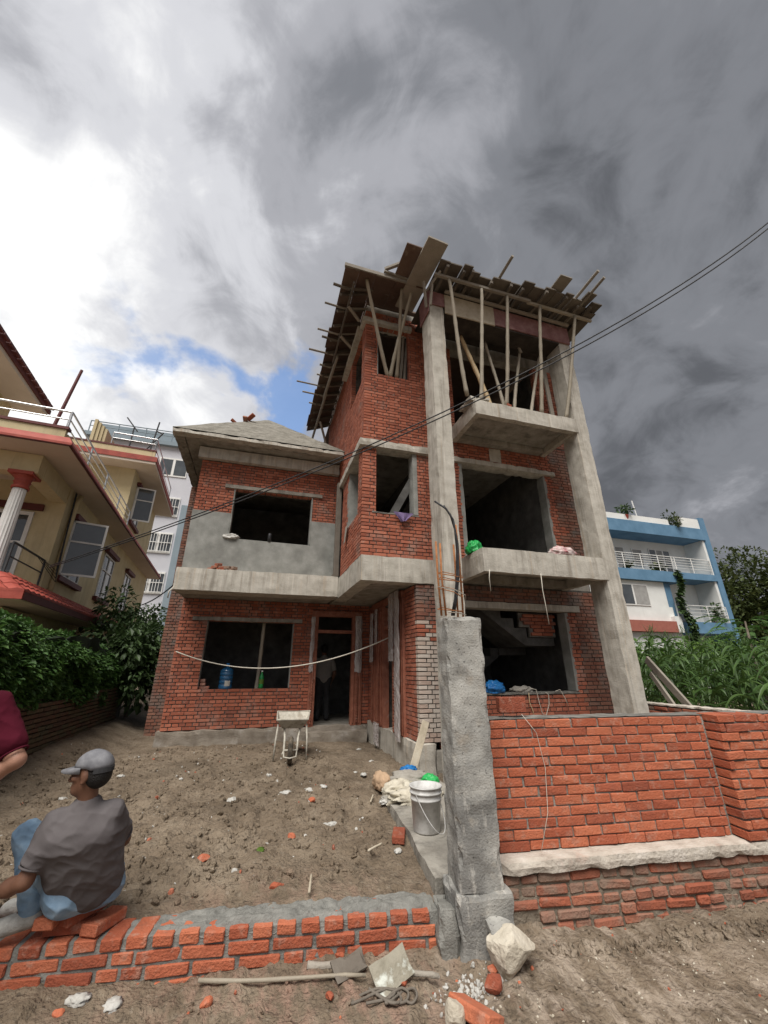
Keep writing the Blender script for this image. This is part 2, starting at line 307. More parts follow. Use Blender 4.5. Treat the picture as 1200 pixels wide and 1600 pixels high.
def make_ground():
    def axis(a, b, step, ext):
        c = list(np.arange(a, b + 1e-6, step)); s = step
        lo, hi = [], []
        x = a
        while x > -ext: s *= 1.35; x -= s; lo.append(x)
        s = step; x = b
        while x < ext: s *= 1.35; x += s; hi.append(x)
        return lo[::-1] + c + hi
    xs = axis(-3.6, 4.8, 0.027, 900); ys = axis(1.9, 9.6, 0.027, 900)
    vs = []; 
    for y in ys:
        for x in xs: vs.append((x, y, ground_h(x, y)))
    nx = len(xs); fs = [(j * nx + i, j * nx + i + 1, (j + 1) * nx + i + 1, (j + 1) * nx + i) for j in range(len(ys) - 1) for i in range(nx - 1)]
    me = bpy.data.meshes.new('ground'); me.from_pydata(vs, [], fs); me.materials.append(MT['earth']); me.polygons.foreach_set('use_smooth', [True] * len(fs))
    o = put('ground', me); o['kind'] = 'structure'; o['label'] = 'trodden brown earth of the yard and road'
make_ground()
# ------------------------------------------------------------------ brickwork
CH, BL, BH, JT = 0.0655, 0.230, 0.108, 0.0135      # course height, stretcher, header, joint
def courses(u0, u1, z0, z1, holes=(), bond='english', ch=CH, seed=0, bl=BL, bh=BH, jt=JT):
    """bricks as (ua, ub, za, zb); holes are (ua, ub, za, zb)"""
    rg = random.Random(seed); out = []; i = 0; z = z0
    while z + ch * 0.6 < z1:
        za, zb = z + jt * 0.5, min(z + ch - jt * 0.5, z1 - 0.002)
        zm = (za + zb) / 2
        ivs = [(u0, u1)]
        for a, b, c, d in holes:
            if c <= zm <= d:
                nv = []
                for p, q in ivs:
                    if b <= p or a >= q: nv.append((p, q))
                    else:
                        if a > p: nv.append((p, a))
                        if b < q: nv.append((b, q))
                ivs = nv
        head = (bond == 'english' and i % 2 == 1)
        L = bh if head else bl
        off = (L * 0.5 + jt * 0.5) if (i % 2 and not head) else (bh * 0.5 if head else 0.0)
        for p, q in ivs:
            k = math.floor((p - off) / (L + jt)) ; a = k * (L + jt) + off
            row = []
            while a < q:
                x0, x1 = max(a, p), min(a + L, q)
                if x1 - x0 > 0.035: row.append([x0, x1])
                a += L + jt
            if row:
                row[0][0] = p; row[-1][1] = q
            for x0, x1 in row: out.append((x0 + rg.uniform(0, 0.003), x1 - rg.uniform(0, 0.003), za + rg.uniform(-0.0015, 0.0015), zb + rg.uniform(-0.0015, 0.0015)))
        z += ch; i += 1
    return out
BRICK_MESH = {}
def brick_mesh(L, D, H, matn, var, bev=0.006, jit=0.0018):
    key = (round(L, 2), round(D, 2), round(H, 3), matn, var)
    if key in BRICK_MESH: return BRICK_MESH[key]
    bm = bmesh.new(); bmesh.ops.create_cube(bm, size=1.0)
    for v in bm.verts: v.co = Vector((v.co.x * round(L, 2), v.co.y * round(D, 2), v.co.z * round(H, 3)))
    bmesh.ops.bevel(bm, geom=list(bm.edges), offset=bev, segments=1, affect='EDGES')
    rg = random.Random(hash(key) & 0xffff)
    for v in bm.verts: v.co += Vector((rg.uniform(-jit, jit), rg.uniform(-jit, jit), rg.uniform(-jit, jit)))
    me = bpy.data.meshes.new('brick'); bm.to_mesh(me); bm.free(); me.materials.append(MT[matn]); BRICK_MESH[key] = me; return me
# ------------------------------------------------------------------ the house under construction
house = thing('unfinished_house', 'three-storey red brick house under construction with bare concrete columns and balconies', 'house', (2.4, 8.0, 0.25))
HO = Vector(house.location)
def hp(o):        # keep world coordinates while parented to the house
    o.parent = house; o.matrix_parent_inverse = Matrix.Translation(-HO); return o
PART = []         # candidate bricks (world centre, axis, sizes, material, area)
STUFF = {}        # material -> MB
def wall(name, face, at, u0, u1, z0, z1, holes=(), mats='brick_house', seed=1, thick=0.22, bond='english', mort='mortar_dark', pick=None, back=True):
    """face '-y': plane y=at looking to -Y, u is X;  '-x': plane x=at looking to -X, u is Y"""
    core = MB(); e = 0.013
    g = 0.006; holes_c = [(h[0] - g, h[1] + g, h[2], h[3]) for h in holes]; c0, c1 = u0 + 0.012, u1 - 0.012
    us = sorted(set([c0, c1] + [h for H in holes_c for h in H[:2] if c0 < h < c1])); zs = sorted(set([z0, z1] + [h for H in holes_c for h in H[2:] if z0 < h < z1]))
    for a, b in zip(us, us[1:]):
        for c, d in zip(zs, zs[1:]):
            um, zm = (a + b) / 2, (c + d) / 2
            if not any(H[0] < um < H[1] and H[2] < zm < H[3] for H in holes_c):
                if face == '-y': core.box((a, at + e, c), (b, at + thick, d))
                else: core.box((at + e, a, c), (at + thick, b, d))
    o = core.build(name, MT[mort]); hp(o)
    for (a, b, c, d) in courses(u0, u1, z0, z1, holes, bond, seed=seed):
        m = mats((a + b) / 2, (c + d) / 2) if callable(mats) else mats
        proud = random.uniform(-0.003, 0.003)
        if face == '-y': cen = Vector(((a + b) / 2, at + 0.05 + proud, (c + d) / 2))
        else: cen = Vector((at + 0.05 + proud, (a + b) / 2, (c + d) / 2))
        sz = (b - a, 0.10, d - c)
        px = pix(cen); vis = 0 < px[0] < 1200 and 0 < px[1] < 1600 and (pick is None or pick(cen, px))
        dist = (cen - CAM); fc = abs(dist.normalized().dot(Vector((0, 1, 0)) if face == '-y' else Vector((1, 0, 0))))
        PART.append(((b - a) * (d - c) * fc / dist.length_squared if vis else 0.0, cen, face, sz, m, o))
    return o
Y0, YU, YM, YC = 9.30, 8.70, 6.25, 5.20            # ground wing, upper wing, tower front, column front
# ground floor, left wing
not_hidden = lambda c, p: not (640 < p[0] < 760 and p[1] > 940)
wall('ground_floor_wall', '-y', Y0, -1.60, 2.45, 0.52, 3.02, [(-1.06, 0.72, 1.23, 2.56), (1.15, 2.26, 0.4, 2.76)], seed=3, pick=not_hidden)
wall('side_wall', '-y', 10.6, -2.12, -1.62, 0.02, 6.1, (), 'brick_weathered', seed=4, mort='mortar_dark')
wall('upper_wall', '-y', YU, -1.62, 1.47, 4.74, 6.02, [(-0.845, 0.865, 4.1, 5.36)], seed=5, pick=not_hidden)
# tower block: front and left faces
grey_front = lambda u, z: 'brick_weathered' if z > 2.55 else 'brick_pale'
wall('ground_pier_front', '-y', YM, 2.45, 2.80, 0.60, 2.98, (), lambda u, z: 'brick_weathered' if z > 2.35 else ('brick_pale' if z < 1.9 else ('brick_house' if random.random() < .4 else 'brick_pale')), seed=6)
wall('ground_side_wall', '-x', 2.452, YM + 0.108, Y0, 0.60, 2.98, [(7.40, 8.12, 0.3, 2.8)], seed=7, thick=0.2, pick=not_hidden)
wall('tower_wall_front', '-y', YM, 1.48, 3.0, 3.39, 5.46, [(1.74, 2.50, 4.17, 5.60)], seed=8, pick=not_hidden)
wall('tower_wall_side', '-x', 1.478, YM + 0.108, 8.05, 3.39, 5.46, [(6.56, 7.42, 4.24, 5.60)], seed=9)
wall('tower_top_wall', '-y', YM, 1.48, 3.0, 5.64, 8.86, [(1.745, 2.43, 7.2, 8.47)], seed=10, pick=not_hidden)
wall('tower_top_side', '-x', 1.478, YM + 0.108, 11.0, 5.64, 8.86, [(6.52, 7.54, 7.16, 8.47)], seed=11)
# right bay
stain = lambda u, z: ('brick_weathered' if (u + 0.25 * nz((u, 0, z), 2.5)) > 5.52 + 0.10 * (z - 1) else ('brick_house'))
wall('bay_ground_wall', '-y', YM, 2.80, 6.30, 0.50, 3.02, [(2.98, 5.42, 1.24, 2.70)], lambda u, z: 'brick_weathered' if z > 2.7 else stain(u, z), seed=12, pick=lambda c, p: not_hidden(c, p) and c.z > 0.85)
wall('bay_middle_wall', '-y', YM, 3.0, 6.30, 3.39, 6.16, [(3.44, 5.43, 3.40, 5.50)], lambda u, z: 'brick_weathered' if u + 0.15 * nz((u, 2, z), 3) > 5.66 else 'brick_house', seed=13)
wall('bay_top_wall', '-y', YM, 3.0, 6.30, 6.16, 8.30, [(3.42, 5.57, 6.17, 8.30)], seed=14)
# choose the bricks that show largest as single parts
PART.sort(key=lambda t: -t[0])
for i, (ar, cen, face, sz, m, wo) in enumerate(PART):
    if i < 290 and ar > 0:
        me = brick_mesh(sz[0], sz[1], sz[2], m, i % 3, 0.004)
        b = put('brick', me); b.parent = wo
        b.location = cen; b.rotation_euler = (random.uniform(-.012, .012), random.uniform(-.008, .008), (0 if face == '-y' else R(90)) + random.uniform(-.012, .012))
    else:
        mb = STUFF.setdefault(m, MB()); h = Vector(sz) / 2
        if face == '-y': mb.box(cen - h, cen + h, 0.0018)
        else: mb.box(cen - Vector((h.y, h.x, h.z)), cen + Vector((h.y, h.x, h.z)), 0.0018)
for m, mb in STUFF.items():
    o = hp(mb.build('brickwork', MT[m])); o['kind'] = 'stuff'
# far and unseen sides close the rooms
shell = lambda n, lo, hi, m='plaster_inside_shaded': hp(MB().box(lo, hi).build(n, MT[m]))
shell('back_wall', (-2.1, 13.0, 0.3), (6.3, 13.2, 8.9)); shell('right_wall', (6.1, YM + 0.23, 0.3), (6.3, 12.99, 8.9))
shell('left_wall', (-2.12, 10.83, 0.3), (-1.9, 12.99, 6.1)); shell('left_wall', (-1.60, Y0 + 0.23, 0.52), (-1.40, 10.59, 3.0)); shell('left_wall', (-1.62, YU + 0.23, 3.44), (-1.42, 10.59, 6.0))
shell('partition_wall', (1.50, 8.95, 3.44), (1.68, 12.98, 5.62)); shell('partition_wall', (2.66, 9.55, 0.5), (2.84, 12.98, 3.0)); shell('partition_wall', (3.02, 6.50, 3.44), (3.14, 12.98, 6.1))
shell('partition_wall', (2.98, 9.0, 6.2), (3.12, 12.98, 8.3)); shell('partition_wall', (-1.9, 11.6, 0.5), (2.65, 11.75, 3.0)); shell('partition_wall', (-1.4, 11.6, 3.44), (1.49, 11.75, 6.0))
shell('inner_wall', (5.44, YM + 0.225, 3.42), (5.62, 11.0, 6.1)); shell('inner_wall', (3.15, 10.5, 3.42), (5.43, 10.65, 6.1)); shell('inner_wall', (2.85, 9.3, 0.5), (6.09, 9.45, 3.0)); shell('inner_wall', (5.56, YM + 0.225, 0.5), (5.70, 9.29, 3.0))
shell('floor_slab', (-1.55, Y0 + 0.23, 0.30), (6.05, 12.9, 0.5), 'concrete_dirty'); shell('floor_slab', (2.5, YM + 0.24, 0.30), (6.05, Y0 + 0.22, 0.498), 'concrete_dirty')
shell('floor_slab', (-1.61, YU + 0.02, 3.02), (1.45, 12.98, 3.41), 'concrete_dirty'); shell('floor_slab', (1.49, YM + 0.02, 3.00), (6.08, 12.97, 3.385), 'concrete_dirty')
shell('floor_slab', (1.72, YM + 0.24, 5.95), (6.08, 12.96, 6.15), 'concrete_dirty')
C, CD = MT['concrete'], MT['concrete_dirty']
# edge beams, slabs, balconies
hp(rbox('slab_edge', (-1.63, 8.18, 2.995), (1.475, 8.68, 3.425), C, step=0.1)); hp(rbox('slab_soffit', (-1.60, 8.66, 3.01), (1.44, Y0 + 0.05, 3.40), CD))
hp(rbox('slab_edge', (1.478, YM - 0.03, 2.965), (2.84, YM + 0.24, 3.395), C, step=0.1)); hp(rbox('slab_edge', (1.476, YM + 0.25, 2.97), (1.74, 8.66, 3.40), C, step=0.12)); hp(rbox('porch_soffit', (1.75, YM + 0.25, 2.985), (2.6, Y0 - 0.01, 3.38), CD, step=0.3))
hp(rbox('plinth', (-1.66, Y0 - 0.06, 0.05), (2.50, Y0 + 0.22, 0.515), mat('plinth_mud', [(0.16,0.13,0.10),(0.24,0.205,0.165),(0.30,0.265,0.22)], 4, 0.95, 0.6, 50, extra=[((0.42,0.39,0.35),2.2,0.56,0.68,0.7)]), step=0.07, amp=0.03, chip=0.03, fine=4)); hp(rbox('plinth', (2.40, YM - 0.07, 0.02), (2.66, Y0 - 0.08, 0.595), C, step=0.09, amp=0.02, fine=4)); hp(rbox('plinth', (2.668, YM - 0.06, 0.02), (6.3, YM + 0.2, 0.50), CD, step=0.12, amp=0.02))
hp(rbox('doorstep', (1.13, Y0 - 0.34, 0.18), (2.34, Y0 - 0.07, 0.44), MT['plinth_mud'], step=0.08, amp=0.03, fine=4))
# middle balcony tray and top balcony tray
def tray(z0, z1, xl, xr, yf, yb, hollow):
    hp(rbox('balcony', (xl, yf, z0), (xr, yf + 0.12, z1), C, step=0.09, amp=0.006)); hp(rbox('balcony_side', (xl + 0.004, yf + 0.125, z0), (xl + 0.12, yb, z1 - 0.004), C, step=0.1)); hp(rbox('balcony_side', (xr - 0.12, yf + 0.125, z0), (xr - 0.004, yb, z1 - 0.004), C, step=0.1))
    hp(rbox('balcony_floor', (xl + 0.125, yf + 0.125, z0 + hollow), (xr - 0.125, yb, z0 + hollow + 0.11), CD, step=0.2)); hp(rbox('balcony_beam', (xl + 0.125, yb - 0.16, z0 + 0.02), (xr - 0.125, yb + 0.02, z0 + hollow - 0.003), CD, step=0.2))
tray(2.995, 3.38, 3.15, 5.50, YC, YM - 0.02, 0.17); tray(5.86, 6.17, 3.28, 5.50, YC, YM - 0.02, 0.12)
hp(rbox('balcony_lump', (3.22, YC + 0.05, 6.17), (3.62, YC + 0.5, 6.27), C, step=0.06, amp=0.03, chip=0.06))
# columns
hp(rbox('column', (2.485, YC, 0.1), (2.785, YC + 0.40, 8.52), C, step=0.11, amp=0.008, chip=0.014)); hp(rbox('column', (5.46, YC + 0.015, 0.1), (5.755, YC + 0.41, 8.52), C, step=0.11, amp=0.008, chip=0.014))
# lintels, bands and beams
hp(rbox('window_lintel', (-1.36, Y0 - 0.035, 2.56), (0.90, Y0 + 0.20, 2.645), CD, step=0.1)); hp(rbox('window_lintel', (-1.06, YU - 0.05, 5.36), (1.10, YU + 0.20, 5.45), CD, step=0.1)); hp(rbox('window_lintel', (2.98, YM - 0.05, 2.60), (5.70, YM + 0.21, 2.72), C, step=0.1)); hp(rbox('window_lintel', (3.12, YM - 0.06, 5.42), (5.68, YM + 0.21, 5.53), C, step=0.08, chip=0.03)); hp(rbox('concrete_block', (4.15, YM - 0.012, 5.56), (4.42, YM + 0.1, 5.88), C))
hp(rbox('lintel_band', (1.40, YM - 0.08, 5.46), (3.0, YM + 0.21, 5.61), C, step=0.08, chip=0.02)); hp(rbox('lintel_band', (1.402, YM + 0.215, 5.462), (1.70, 8.25, 5.608), C, step=0.1, chip=0.02)); hp(rbox('lintel_band', (1.40, YM - 0.08, 8.47), (2.50, YM + 0.21, 8.60), C, step=0.08, chip=0.025)); hp(rbox('lintel_band', (1.352, YM + 0.215, 8.472), (1.70, 8.2, 8.598), C, step=0.1))
hp(rbox('roof_beam', (1.50, YM + 0.01, 8.86), (6.3, YM + 0.24, 9.02), CD)); hp(rbox('roof_beam', (1.50, YM + 0.245, 8.862), (1.70, 11.0, 9.02), CD)); hp(rbox('roof_beam', (3.02, YM + 0.02, 8.31), (6.3, YM + 0.23, 8.855), CD, step=0.2))
hp(rbox('eave_beam', (-1.70, 8.56, 5.98), (1.46, 8.69, 6.25), C, step=0.1)); hp(rbox('sill', (1.66, YM - 0.012, 4.165), (2.56, YM + 0.2, 4.20), MT['mortar'], step=0.06, amp=0.01)); hp(rbox('sill', (1.49, 6.5, 4.235), (1.69, 7.45, 4.265), MT['mortar'], step=0.06, amp=0.01)); hp(rbox('sill', (2.99, YM - 0.02, 1.225), (5.45, YM + 0.2, 1.262), MT['mortar'], step=0.06, amp=0.01))
# plastered jambs stand a little proud of the openings
def jamb(lo, hi, m='plaster'): hp(rbox('jamb', lo, hi, MT[m], step=0.15, amp=0.004))
jamb((2.445, YM - 0.014, 4.20), (2.54, YM + 0.215, 5.455)); jamb((1.47, 7.40, 4.25), (1.695, 7.53, 5.46)); jamb((5.385, YM - 0.006, 3.42), (5.46, YM + 0.215, 5.418)); jamb((3.41, YM - 0.008, 3.42), (3.50, YM + 0.215, 5.418)); jamb((5.375, YM - 0.006, 1.262), (5.45, YM + 0.215, 2.598)); jamb((1.735, YM - 0.004, 7.2), (1.765, YM + 0.21, 8.465)); jamb((-1.075, Y0 + 0.02, 1.235), (-1.045, Y0 + 0.215, 2.555)); jamb((0.70, Y0 - 0.004, 1.235), (0.735, Y0 + 0.215, 2.555)); jamb((0.85, YU - 0.03, 4.2), (0.885, YU + 0.215, 5.355)); jamb((-0.865, YU - 0.03, 4.25), (-0.83, YU + 0.215, 5.355))
# plastered lower part of the upper wall
hp(MB().prism([(-1.63, 3.43), (1.475, 3.43), (1.475, 4.768), (0.882, 4.768), (0.882, 4.19), (-0.862, 4.21), (-0.862, 4.772), (-1.63, 4.78)], YU - 0.022, YU + 0.2, 'y').build('plaster_panel', MT['plaster']))
# door frame post in the inner corner of the first floor
MW = MT['frame_wood']
hp(bevel_obj(MB().box((1.37, 8.20, 3.43), (1.475, 8.32, 5.60)).build('door_post', MT['timber_dark']))); hp(bevel_obj(MB().box((1.40, 8.33, 3.43), (1.47, 8.66, 3.55)).build('door_sill', MT['timber_dark'])))
# hip roof of the left wing
def hip():
    xl, xr, yf, ze = -2.20, 1.50, 8.10, 6.37; xa, ya, zt = -0.36, 9.95, 8.10; yb = 13.2
    bm = bmesh.new(); th = 0.10
    P = lambda x, y, z: bm.verts.new((x, y, z))
    def patch(a, b, c, d, n, m):
        g = [[None] * (m + 1) for _ in range(n + 1)]
        for i in range(n + 1):
            for j in range(m + 1):
                s, t = i / n, j / m; p = (Vector(a).lerp(Vector(b), s)).lerp(Vector(d).lerp(Vector(c), s), t)
                w = 0 if j == 0 else 1
                p.z += w * (0.022 * fb(p, 3, 3, 2) + 0.010 * nz(p, 14)); p.y += 0.008 * nz(p, 6, 4) * (1 - w); g[i][j] = P(*p)
        for i in range(n):
            for j in range(m):
                try: bm.faces.new((g[i][j], g[i + 1][j], g[i + 1][j + 1], g[i][j + 1]))
                except ValueError: pass
    patch((xl, yf, ze), (xr, yf, ze), (xa + .01, ya, zt), (xa - .01, ya, zt), 34, 18)
    patch((xl, yb, ze), (xl, yf, ze), (xa, ya, zt), (xa, yb, zt), 34, 18); patch((xr, yf, ze), (xr, yb, ze), (xa, yb, zt), (xa, ya, zt), 20, 12)
    me = bpy.data.meshes.new('roof'); bm.to_mesh(me); bm.free(); me.materials.append(MT['roof_concrete']); hp(put('roof', me))
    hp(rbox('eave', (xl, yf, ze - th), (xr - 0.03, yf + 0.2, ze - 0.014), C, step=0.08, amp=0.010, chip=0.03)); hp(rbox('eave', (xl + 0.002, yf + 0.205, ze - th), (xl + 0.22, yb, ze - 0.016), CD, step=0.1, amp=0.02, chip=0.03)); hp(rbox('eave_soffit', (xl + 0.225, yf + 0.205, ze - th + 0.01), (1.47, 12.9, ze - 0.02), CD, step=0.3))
hip()
# stairs seen through the ground floor window
st = MT['plaster_inside_shaded']
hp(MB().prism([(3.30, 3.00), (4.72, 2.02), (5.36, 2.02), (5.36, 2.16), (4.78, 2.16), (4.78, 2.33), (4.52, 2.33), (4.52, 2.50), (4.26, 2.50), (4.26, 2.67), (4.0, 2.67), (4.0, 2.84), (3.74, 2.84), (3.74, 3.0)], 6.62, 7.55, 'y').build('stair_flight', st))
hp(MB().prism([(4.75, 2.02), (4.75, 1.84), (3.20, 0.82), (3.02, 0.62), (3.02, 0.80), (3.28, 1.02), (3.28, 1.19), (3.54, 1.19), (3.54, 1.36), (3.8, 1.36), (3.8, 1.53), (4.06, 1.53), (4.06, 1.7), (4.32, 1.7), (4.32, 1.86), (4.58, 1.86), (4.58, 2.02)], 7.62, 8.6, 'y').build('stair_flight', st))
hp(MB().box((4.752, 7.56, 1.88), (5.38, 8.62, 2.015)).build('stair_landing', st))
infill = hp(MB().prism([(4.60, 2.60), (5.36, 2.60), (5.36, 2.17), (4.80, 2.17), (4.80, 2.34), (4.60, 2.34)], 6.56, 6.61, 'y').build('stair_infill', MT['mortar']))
for i, z in enumerate((2.19, 2.255, 2.32, 2.385, 2.45, 2.515)):
    x = 4.82 if z < 2.33 else 4.62
    x += 0.06 * (i % 2)
    while x < 5.2:
        b = put('brick', brick_mesh(0.22, 0.06, 0.054, 'brick_house', i % 3, 0.004)); b.parent = infill; b.location = (x + 0.11, 6.545, z + 0.03); x += 0.235
# carved frames of the two doors, still in their plastic wrap
MP = mat('plastic_wrap', [(0.42,0.36,0.34),(0.55,0.50,0.48),(0.66,0.62,0.60)], 14, 0.22, 0.9, 16, spec=0.7, alpha=0.62, dist=0.03, stretch=(1, 1, 0.4))
def door_frame(org, ax, width, z0, z1, transom, sides, name='door_frame'):
    """org = left foot, ax = direction across the opening, the frame looks towards n"""
    ax = Vector(ax); n = Vector((-ax.y, ax.x, 0)) * -1
    fr = empty(name); hp(fr)
    def bar(u0, u1, d0, d1, a, b, m, nm):
        mb = MB(); M = Matrix(((ax.x, n.x, 0, org[0]), (ax.y, n.y, 0, org[1]), (0, 0, 1, 0), (0, 0, 0, 1))); mb.box((u0, d0, a), (u1, d1, b), 0, M)
        o = mb.build(nm, m); o.parent = fr; return bevel_obj(o, 0.006)
    for s, (u, v) in enumerate(sides):
        bar(u, v, -0.10, 0.03, z0, z1, MW, 'frame_post')
        w = v - u
        for k in range(3): bar(u + w * (0.12 + 0.3 * k), u + w * (0.26 + 0.3 * k), 0.031, 0.05 + 0.012 * (k == 1), z0 + 0.05, z1 - 0.1, MW, 'moulding')
        zz = z0 + 0.06
        while zz < z0 + 0.95 and w > 0.13:
            bar(u + w * 0.40, u + w * 0.60, 0.062, 0.078, zz, zz + 0.035, MW, 'carving'); zz += 0.055
    bar(sides[0][0], sides[-1][1], -0.10, 0.04, z1, z1 + 0.12, MW, 'frame_head')
    if transom: bar(sides[0][1], sides[-1][0], -0.06, 0.02, transom, transom + 0.07, MW, 'transom')
    def wrap(u0, u1, d, zt, zb, seed):
        bm = bmesh.new(); nu, nv = 8, 40; g = []
        for j in range(nv + 1):
            row = []
            for i in range(nu + 1):
                s, t = i / nu, j / nv; z = zt + (zb - zt) * t
                p = Vector((org[0], org[1], 0)) + ax * (u0 + (u1 - u0) * s + 0.02 * nz((s, t * 6, seed), 1.5)) + n * (d + 0.018 * math.sin(3.1 * s) + 0.022 * abs(nz((s * 3, t * 12, seed), 1.6))) + Vector((0, 0, z + 0.05 * nz((s * 2, seed, t), 2.2) * (t > 0.9)))
                row.append(bm.verts.new(p))
            g.append(row)
        for j in range(nv):
            for i in range(nu): bm.faces.new((g[j][i], g[j][i + 1], g[j + 1][i + 1], g[j + 1][i]))
        me = bpy.data.meshes.new('wrap'); bm.to_mesh(me); bm.free(); me.materials.append(MP); o = put('plastic_wrap', me); o.parent = fr; o.modifiers.new('sol', 'SOLIDIFY').thickness = 0.002
    return fr, wrap
f1, w1 = door_frame((1.12, Y0 - 0.02), (1, 0, 0), 1.2, 0.50, 2.72, 2.36, [(0.0, 0.14), (0.92, 1.16)])
w1(-0.02, 0.06, 0.055, 2.7, 1.55, 1.2); w1(0.98, 1.13, 0.07, 2.75, 1.55, 4.4)
f2, w2 = door_frame((2.44, 8.07), (0, -1, 0), 1.2, 0.56, 2.84, 2.36, [(-0.86, -0.48), (-0.45, 0.0), (0.62, 0.92), (0.95, 1.20)])
w2(-0.80, -0.52, 0.085, 2.75, 1.75, 2.2); w2(-0.40, -0.20, 0.085, 2.8, 2.1, 5.2); w2(0.60, 0.90, 0.10, 2.95, 1.75, 6.3); w2(0.94, 1.24, 0.10, 2.95, 0.55, 8.9); w2(-0.42, -0.05, 0.09, 0.66, 0.28, 3.1)

hp(MB().beam((2.75, 6.75, 5.30), (1.95, 7.2, 3.7), 0.9, 0.14, (0.5, -0.2, 0.4)).build('stair_flight', MT['plaster_inside_shaded']))
# ------------------------------------------------------------------ timber formwork of the roof slab
form = thing('roof_formwork', 'weathered plank and plywood formwork deck overhanging the top of the brick house', 'formwork', (2.5, 6.0, 8.6)); FO = Vector(form.location)
def fp(o): o.parent = form; o.matrix_parent_inverse = Matrix.Translation(-FO); return o
def deck_z(x, y): return 8.75 + max(0.0, min(0.32 * (y - 5.31), 0.45 * (x - 0.82), 0.34))
def board(name, x0, x1, y0, y1, zf, th, m, tw=0.0, warp=0.008):
    nx, ny = max(1, int((x1 - x0) / 0.3)), max(1, int((y1 - y0) / 0.3)); cx, cy = (x0 + x1) / 2, (y0 + y1) / 2
    bot, top = [], []
    for j in range(ny + 1):
        for i in range(nx + 1):
            x = x0 + (x1 - x0) * i / nx; y = y0 + (y1 - y0) * j / ny
            xr = cx + (x - cx) * math.cos(tw) - (y - cy) * math.sin(tw); yr = cy + (x - cx) * math.sin(tw) + (y - cy) * math.cos(tw)
            z = zf(xr, yr) + warp * nz((xr, yr, cx * 9), 2.0); bot.append((xr, yr, z)); top.append((xr, yr, z + th))
    w = nx + 1; n = len(bot); fs = []
    for j in range(ny):
        for i in range(nx):
            a = j * w + i; fs += [(a, a + w, a + w + 1, a + 1), (n + a, n + a + 1, n + a + w + 1, n + a + w)]
    for i in range(nx): fs += [(i, i + 1, n + i + 1, n + i), (ny * w + i, n + ny * w + i, n + ny * w + i + 1, ny * w + i + 1)]
    for j in range(ny): fs += [(j * w, n + j * w, n + (j + 1) * w, (j + 1) * w), (j * w + nx, (j + 1) * w + nx, n + (j + 1) * w + nx, n + j * w + nx)]
    return fp(MB().add(bot + top, fs).build(name, MT[m]))
rg = random.Random(21)
x = 2.50
while x < 6.0:                       # planks over the right bay
    w = rg.uniform(0.19, 0.27); y0 = 4.56 + rg.uniform(-0.05, 0.09) + (0.12 if rg.random() < 0.2 else 0)
    zz = rg.uniform(0, 0.012); board('plank', x, x + w - 0.008, y0, 6.22, lambda X, Y, q=zz: 8.66 + q + 0.05 * (Y - 4.6), 0.03, 'timber_dark', rg.uniform(-0.012, 0.012)); x += w
x = 0.84
while x < 2.48:                      # boards over the tower front
    w = rg.uniform(0.28, 0.42); w = min(w, 2.49 - x)
    board('plank', x, x + w - 0.006, 5.31 + rg.uniform(-0.03, 0.04), 6.22, deck_z, 0.03, 'ply_dark', rg.uniform(-0.008, 0.008)); x += w
y = 6.225
while y < 11.2:                      # sheets along the left eave
    l = min(rg.uniform(0.55, 0.95), 11.25 - y); board('plywood_sheet', 0.82 - 0.012 * (y - 6.2) + rg.uniform(-0.03, 0.02), 1.47, y, y + l - 0.006, deck_z, 0.025, 'ply_dark'); y += l
fp(MB().box((1.49, 6.23, 9.1), (6.3, 13.1, 9.14)).build('deck_sheet', MT['ply_dark']))
fp(bevel_obj(MB().beam((0.83, 5.33, 8.81), (2.45, 5.36, 8.82), 0.06, 0.09, jit=0.004).build('edge_board', MT['timber_grey']))); fp(bevel_obj(MB().beam((1.60, 5.29, 8.885), (2.42, 5.34, 8.86), 0.05, 0.05, jit=0.004).build('edge_board', MT['timber_grey'])))
# loose planks sticking out at the valley
def loose(a, b, w, h, m='timber_dark', up=(0, 0, 1)): return fp(bevel_obj(MB().beam(a, b, w, h, up, 0.003).build('plank', MT[m]), 0.003, 1))
loose((2.22, 5.9, 8.75), (2.36, 4.40, 8.84), 0.40, 0.045, 'timber_grey'); loose((1.98, 5.7, 8.88), (2.02, 4.66, 8.92), 0.34, 0.03, 'ply_dark'); loose((1.62, 5.30, 8.95), (2.15, 4.92, 9.0), 0.06, 0.06, 'timber_grey')
loose((5.02, 5.6, 8.72), (5.05, 4.30, 8.80), 0.28, 0.035, 'timber_grey'); loose((5.7, 5.8, 8.73), (5.78, 4.42, 8.74), 0.22, 0.03); loose((6.02, 5.9, 8.60), (6.0, 4.75, 8.62), 0.24, 0.03)
for xx, ye in ((3.75, 4.22), (5.50, 4.0), (5.72, 4.08)): fp(MB().tube([(xx - 0.1, 6.1, 8.70), (xx, 5.0, 8.69), (xx + 0.02, ye, 8.76)], 0.03, 8).build('bamboo_joist', MT['timber_grey']))
for xx in (2.62, 2.95, 3.2, 3.58, 4.02, 4.3, 4.75, 5.2, 5.6, 5.9): fp(bevel_obj(MB().beam((xx + rg.uniform(-.05, .05), 6.2, 8.64), (xx + rg.uniform(-.05, .05), 4.62 + rg.uniform(-.06, .1), 8.61), 0.055, 0.07, jit=0.004).build('joist', MT['timber_dark']), 0.004, 1))
fp(bevel_obj(MB().beam((2.46, 4.83, 8.545), (4.55, 4.83, 8.555), 0.06, 0.06, jit=0.004).build('ledger', MT['timber_grey']))); fp(bevel_obj(MB().beam((4.50, 4.86, 8.55), (6.10, 4.87, 8.545), 0.05, 0.06, jit=0.004).build('ledger', MT['bamboo'])))
fp(bevel_obj(MB().beam((2.80, 5.12, 8.555), (5.72, 5.12, 8.56), 0.06, 0.05, jit=0.004).build('ledger', MT['timber_grey'])))
